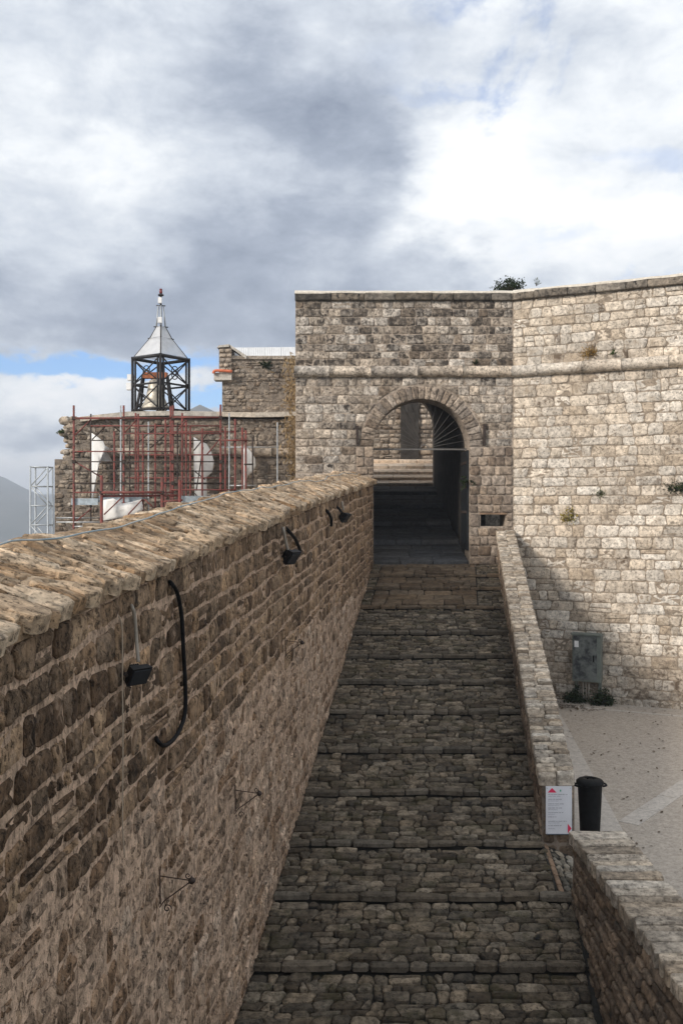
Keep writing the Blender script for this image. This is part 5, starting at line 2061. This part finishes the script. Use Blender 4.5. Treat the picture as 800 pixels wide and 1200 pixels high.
# ------------------------------------------------ lattice mast
ml = thing('lattice_mast', (rx(45, 30), 30, -9), 'grey aluminium lattice mast beside the ruin corner', 'mast')
x0, x1 = rx(35.5, 30), rx(56, 30)
ya, yb = 30.0, 30.5
ztp = rz(546, 30)
for xx in (x0, x1):
    for yy in (ya, yb):
        a = Acc()
        a.tube([(xx, yy, -9.3), (xx, yy, ztp)], 0.030, 8)
        obj('chord', a, M['alu'], ml, smooth=True)
z = ztp - 0.03
k_ = 0
while z > -3.0:
    for yy in (ya, yb):
        a = Acc()
        a.tube([(x0, yy, z), (x1, yy, z)], 0.022, 6)
        obj('strut', a, M['alu'], ml, smooth=True)
        a = Acc()
        a.tube([(x0 if k_ % 2 else x1, yy, z), (x1 if k_ % 2 else x0, yy, z - 0.62)], 0.02, 6)
        obj('strut', a, M['alu'], ml, smooth=True)
    for xx in (x0, x1):
        a = Acc()
        a.tube([(xx, ya, z), (xx, yb, z)], 0.022, 6)
        obj('strut', a, M['alu'], ml, smooth=True)
    z -= 0.62
    k_ += 1

# ------------------------------------------------ bell frame
YB_ = YR + 1.0
bf = thing('bell_tower', (rx(188, YB_), YB_, rz(482, YB_)), 'open black steel bell tower frame with tapering spire on the ruin', 'bell tower')
cx = rx(188.5, YB_)
hd = (221 - 156) / 2 * YB_ / F            # half diagonal of the square plan
zb_, zt2 = rz(483, YB_), rz(421, YB_)
corner = [(cx + hd * math.cos(R(100 + 90 * i)), YB_ + hd * math.sin(R(100 + 90 * i))) for i in range(4)]
ds = M['dark_steel']


def bar(name, p0, p1, r, mat=ds, parent=bf, n_=6):
    a = Acc()
    a.tube([p0, p1], r, n_)
    return obj(name, a, mat, parent, smooth=True)


for i in range(4):
    (xa_, ya_), (xb2, yb2) = corner[i], corner[(i + 1) % 4]
    bar('post', (xa_, ya_, zb_ - 0.2), (xa_, ya_, zt2 + 0.06), 0.05)
    ex, ey = (xb2 - xa_) * 0.10, (yb2 - ya_) * 0.10
    bar('post', (xa_ + ex, ya_ + ey, zb_ - 0.2), (xa_ + ex, ya_ + ey, zt2), 0.038)
    bar('post', (xb2 - ex, yb2 - ey, zb_ - 0.2), (xb2 - ex, yb2 - ey, zt2), 0.032)
    for zz, r_ in ((zt2, 0.06), ((zb_ + zt2) / 2, 0.036), (zb_ + 0.05, 0.04)):
        bar('beam', (xa_, ya_, zz), (xb2, yb2, zz), r_)
    zm = (zb_ + zt2) / 2
    for (z0_, z1_) in ((zm, zt2), (zb_, zm)):
        bar('brace', (xa_, ya_, z0_), (xb2, yb2, z1_), 0.024)
        bar('brace', (xa_, ya_, z1_), (xb2, yb2, z0_), 0.024)
    # ring plate at the crossing
    mc = Vector(((xa_ + xb2) / 2, (ya_ + yb2) / 2, (zm + zt2) / 2))
    tdir = Vector((xb2 - xa_, yb2 - ya_, 0)).normalized()
    a = Acc()
    a.tube([mc + tdir * 0.16 * math.cos(k2 * 0.524) + UP * 0.16 * math.sin(k2 * 0.524) for k2 in range(13)], 0.018, 5)
    obj('ring', a, ds, bf, smooth=True)
# spire
zA, zB, zC, zD, zE = rz(421, YB_), rz(397, YB_), rz(383, YB_), rz(358, YB_), rz(347, YB_)
bar('spire_mast', (cx, YB_, zt2), (cx, YB_, rz(340, YB_)), 0.035, M['dark_steel'])
for i in range(4):
    x_, y_ = corner[i]
    k1, k2, k3 = 0.40, 0.16, 0.09
    pB = Vector((cx + (x_ - cx) * k1, YB_ + (y_ - YB_) * k1, zB))
    pC = Vector((cx + (x_ - cx) * k2, YB_ + (y_ - YB_) * k2, zC))
    pD = Vector((cx + (x_ - cx) * k3, YB_ + (y_ - YB_) * k3, zD))
    bar('stay', (x_, y_, zt2), pB, 0.016)
    bar('stay', pB, pC, 0.018)
    bar('stay', pC, pD, 0.026, M['alu'])
    bar('spreader', (cx, YB_, zB), pB + (pB - Vector((cx, YB_, zB))) * 0.15, 0.022)
    bar('spreader', (cx, YB_, zC), pC + (pC - Vector((cx, YB_, zC))) * 0.6, 0.022)
    bar('spreader', (cx, YB_, zD), pD + (pD - Vector((cx, YB_, zD))) * 0.8, 0.020)
a = Acc()
a.lathe([(0.04, 0), (0.10, 0.02), (0.10, 0.06), (0.04, 0.09)], (cx, YB_, zE), 12)
obj('collar', a, ds, bf, smooth=True)
a = Acc()
a.lathe([(0.04, 0), (0.055, 0.02), (0.055, 0.10), (0.035, 0.13), (0.05, 0.135), (0.05, 0.17)], (cx, YB_, rz(344, YB_)), 12)
obj('beacon', a, plain_mat('beacon_red', (0.16, 0.02, 0.02), 0.4), bf, smooth=True)
for yy, hw in ((353, 0.06), (376, 0.07)):
    a = Acc()
    zc_ = rz(yy, YB_)
    a.box(cx - hw, cx + hw, YB_ - 0.22, YB_ - 0.10, zc_ - 0.10, zc_ + 0.10)
    obj('white_box', a, M['white'], bf)
for (xx, y0_, y1_) in ((153.5, 439, 446), (152.5, 449, 457)):
    a = Acc()
    a.box(rx(xx - 3.5, YB_), rx(xx + 3.5, YB_), YB_ - 0.15, YB_ + 0.1, rz(y1_, YB_), rz(y0_, YB_))
    obj('loudspeaker', a, M['white'], bf)
# pale roof panels between the stays
for i in range(4):
    (xa_, ya_), (xb2, yb2) = corner[i], corner[(i + 1) % 4]
    for (k0, z0_, k1_, z1_) in ((0.93, zt2 + 0.08, 0.40, zB), (0.38, zB + 0.02, 0.16, zC)):
        q = [Vector((cx + (x_ - cx) * k_, YB_ + (y_ - YB_) * k_, z_)) for (x_, y_, k_, z_) in ((xa_, ya_, k0, z0_), (xb2, yb2, k0, z0_), (xb2, yb2, k1_, z1_), (xa_, ya_, k1_, z1_))]
        nn_ = (q[1] - q[0]).cross(q[3] - q[0]).normalized()
        a = Acc()
        a.add([tuple(p_ - nn_ * 0.008) for p_ in q] + [tuple(p_ + nn_ * 0.008) for p_ in q],
              [(3, 2, 1, 0), (4, 5, 6, 7), (0, 1, 5, 4), (1, 2, 6, 5), (2, 3, 7, 6), (3, 0, 4, 7)])
        obj('roof_panel', a, M['panel'], bf)
# bell with yoke and stand
bl = thing('bell', (rx(184, YB_), YB_, rz(480, YB_)), 'pale bronze bell with orange yoke hanging inside the steel frame', 'bell')
bx_ = rx(182, YB_)
zt3, zb3 = rz(444, YB_), rz(479, YB_)
H = zt3 - zb3
a = Acc()
a.lathe([(0.50, 0.0), (0.49, 0.05), (0.40, 0.16 * H + 0.05), (0.32, 0.4 * H), (0.27, 0.65 * H), (0.25, 0.84 * H), (0.19, 0.95 * H), (0.06, H)], (bx_, YB_, zb3), 24)
obj('bell_body', a, M['bell'], bl, smooth=True)
a = Acc()
a.box(bx_ - 0.42, bx_ + 0.42, YB_ - 0.14, YB_ + 0.14, zt3 + 0.02, zt3 + 0.22)
obj('yoke', a, M['rust'], bl)
a = Acc()
a.box(bx_ - 0.06, bx_ + 0.06, YB_ - 0.05, YB_ + 0.05, zt3 - 0.05, zt3 + 0.03)
obj('crown', a, M['rust'], bl)
for sx in (-1, 1):
    for dy_ in (-0.35, 0.35):
        bar('stand_leg', (bx_ + sx * 0.42, YB_ + dy_ * 0.2, zt3 + 0.1), (bx_ + sx * 0.62, YB_ + dy_, zb_ - 0.1), 0.05, ds, bl)

# ------------------------------------------------ dry creeper between ruin and gatehouse
cr_ = thing('dry_creeper', (rx(341, 31), 31.0, 0), 'golden dry creeper hanging between the ruin and the gatehouse', 'creeper')
rng = random.Random(15)
acc = Acc()
for i in range(750):
    f_ = rng.random()
    yy = 415 + f_ * 150
    wd_ = 2.5 + 4.5 * max(0, math.sin(f_ * 3.0)) + (4 if yy < 440 else 0)
    xx = 346 - abs(rng.gauss(0, wd_))
    if 478 < yy < 492 and xx < 338:
        continue
    Yd = 31.7 if yy > 485 else 33.0
    p_ = at(xx, yy, Yd - rng.uniform(0, 0.25))
    d_ = Vector((rng.uniform(-0.5, 0.5), rng.uniform(-0.5, 0.1), rng.uniform(-1.2, 0.3)))
    leaf_quad(acc, p_, d_, Vector((rng.uniform(-1, 1), -1, rng.uniform(-1, 1))), rng.uniform(0.10, 0.26), rng.uniform(0.012, 0.03), rng.random())
obj('stalks', acc, M['straw'], cr_, kind='stuff')
tuft('ruin_plant', at(75, 508, YR - 0.05), Vector((-0.6, -0.3, 0.5)), 0.24, 160, M['leaf'], 'small green plant sprouting from the ruin broken corner', 21, leaf=(0.04, 0.08), aspect=0.35)
tuft('ruin_ivy', at(310, 430, YU - 0.05), Vector((0, -0.5, 0.1)), 0.36, 320, M['leaf_dark'], 'dark green ivy clump on upper ruin wall below the white sheeting', 22, leaf=(0.05, 0.09), aspect=0.35, stems=12)

# ================================================================== HAZE
hz = bpy.data.materials.new('haze_air')
hz.use_nodes = True
t = NT(hz.node_tree)
t.n.clear()
out = t.add('ShaderNodeOutputMaterial')
pv = t.add('ShaderNodeVolumePrincipled')
t.put(pv.inputs['Color'], (0.80, 0.88, 1.0))
t.put(pv.inputs['Density'], 0.0008)
t.put(pv.inputs['Anisotropy'], 0.2)
t.l.new(pv.outputs[0], out.inputs['Volume'])
acc = Acc()
acc.box(-2500, 2500, -2500, 2500, -130, 98)
ho = obj('haze', acc, hz, origin=(0, 0, -130))
ho['kind'] = 'stuff'
tag(ho, 'thin pale haze in the valley air', 'haze')
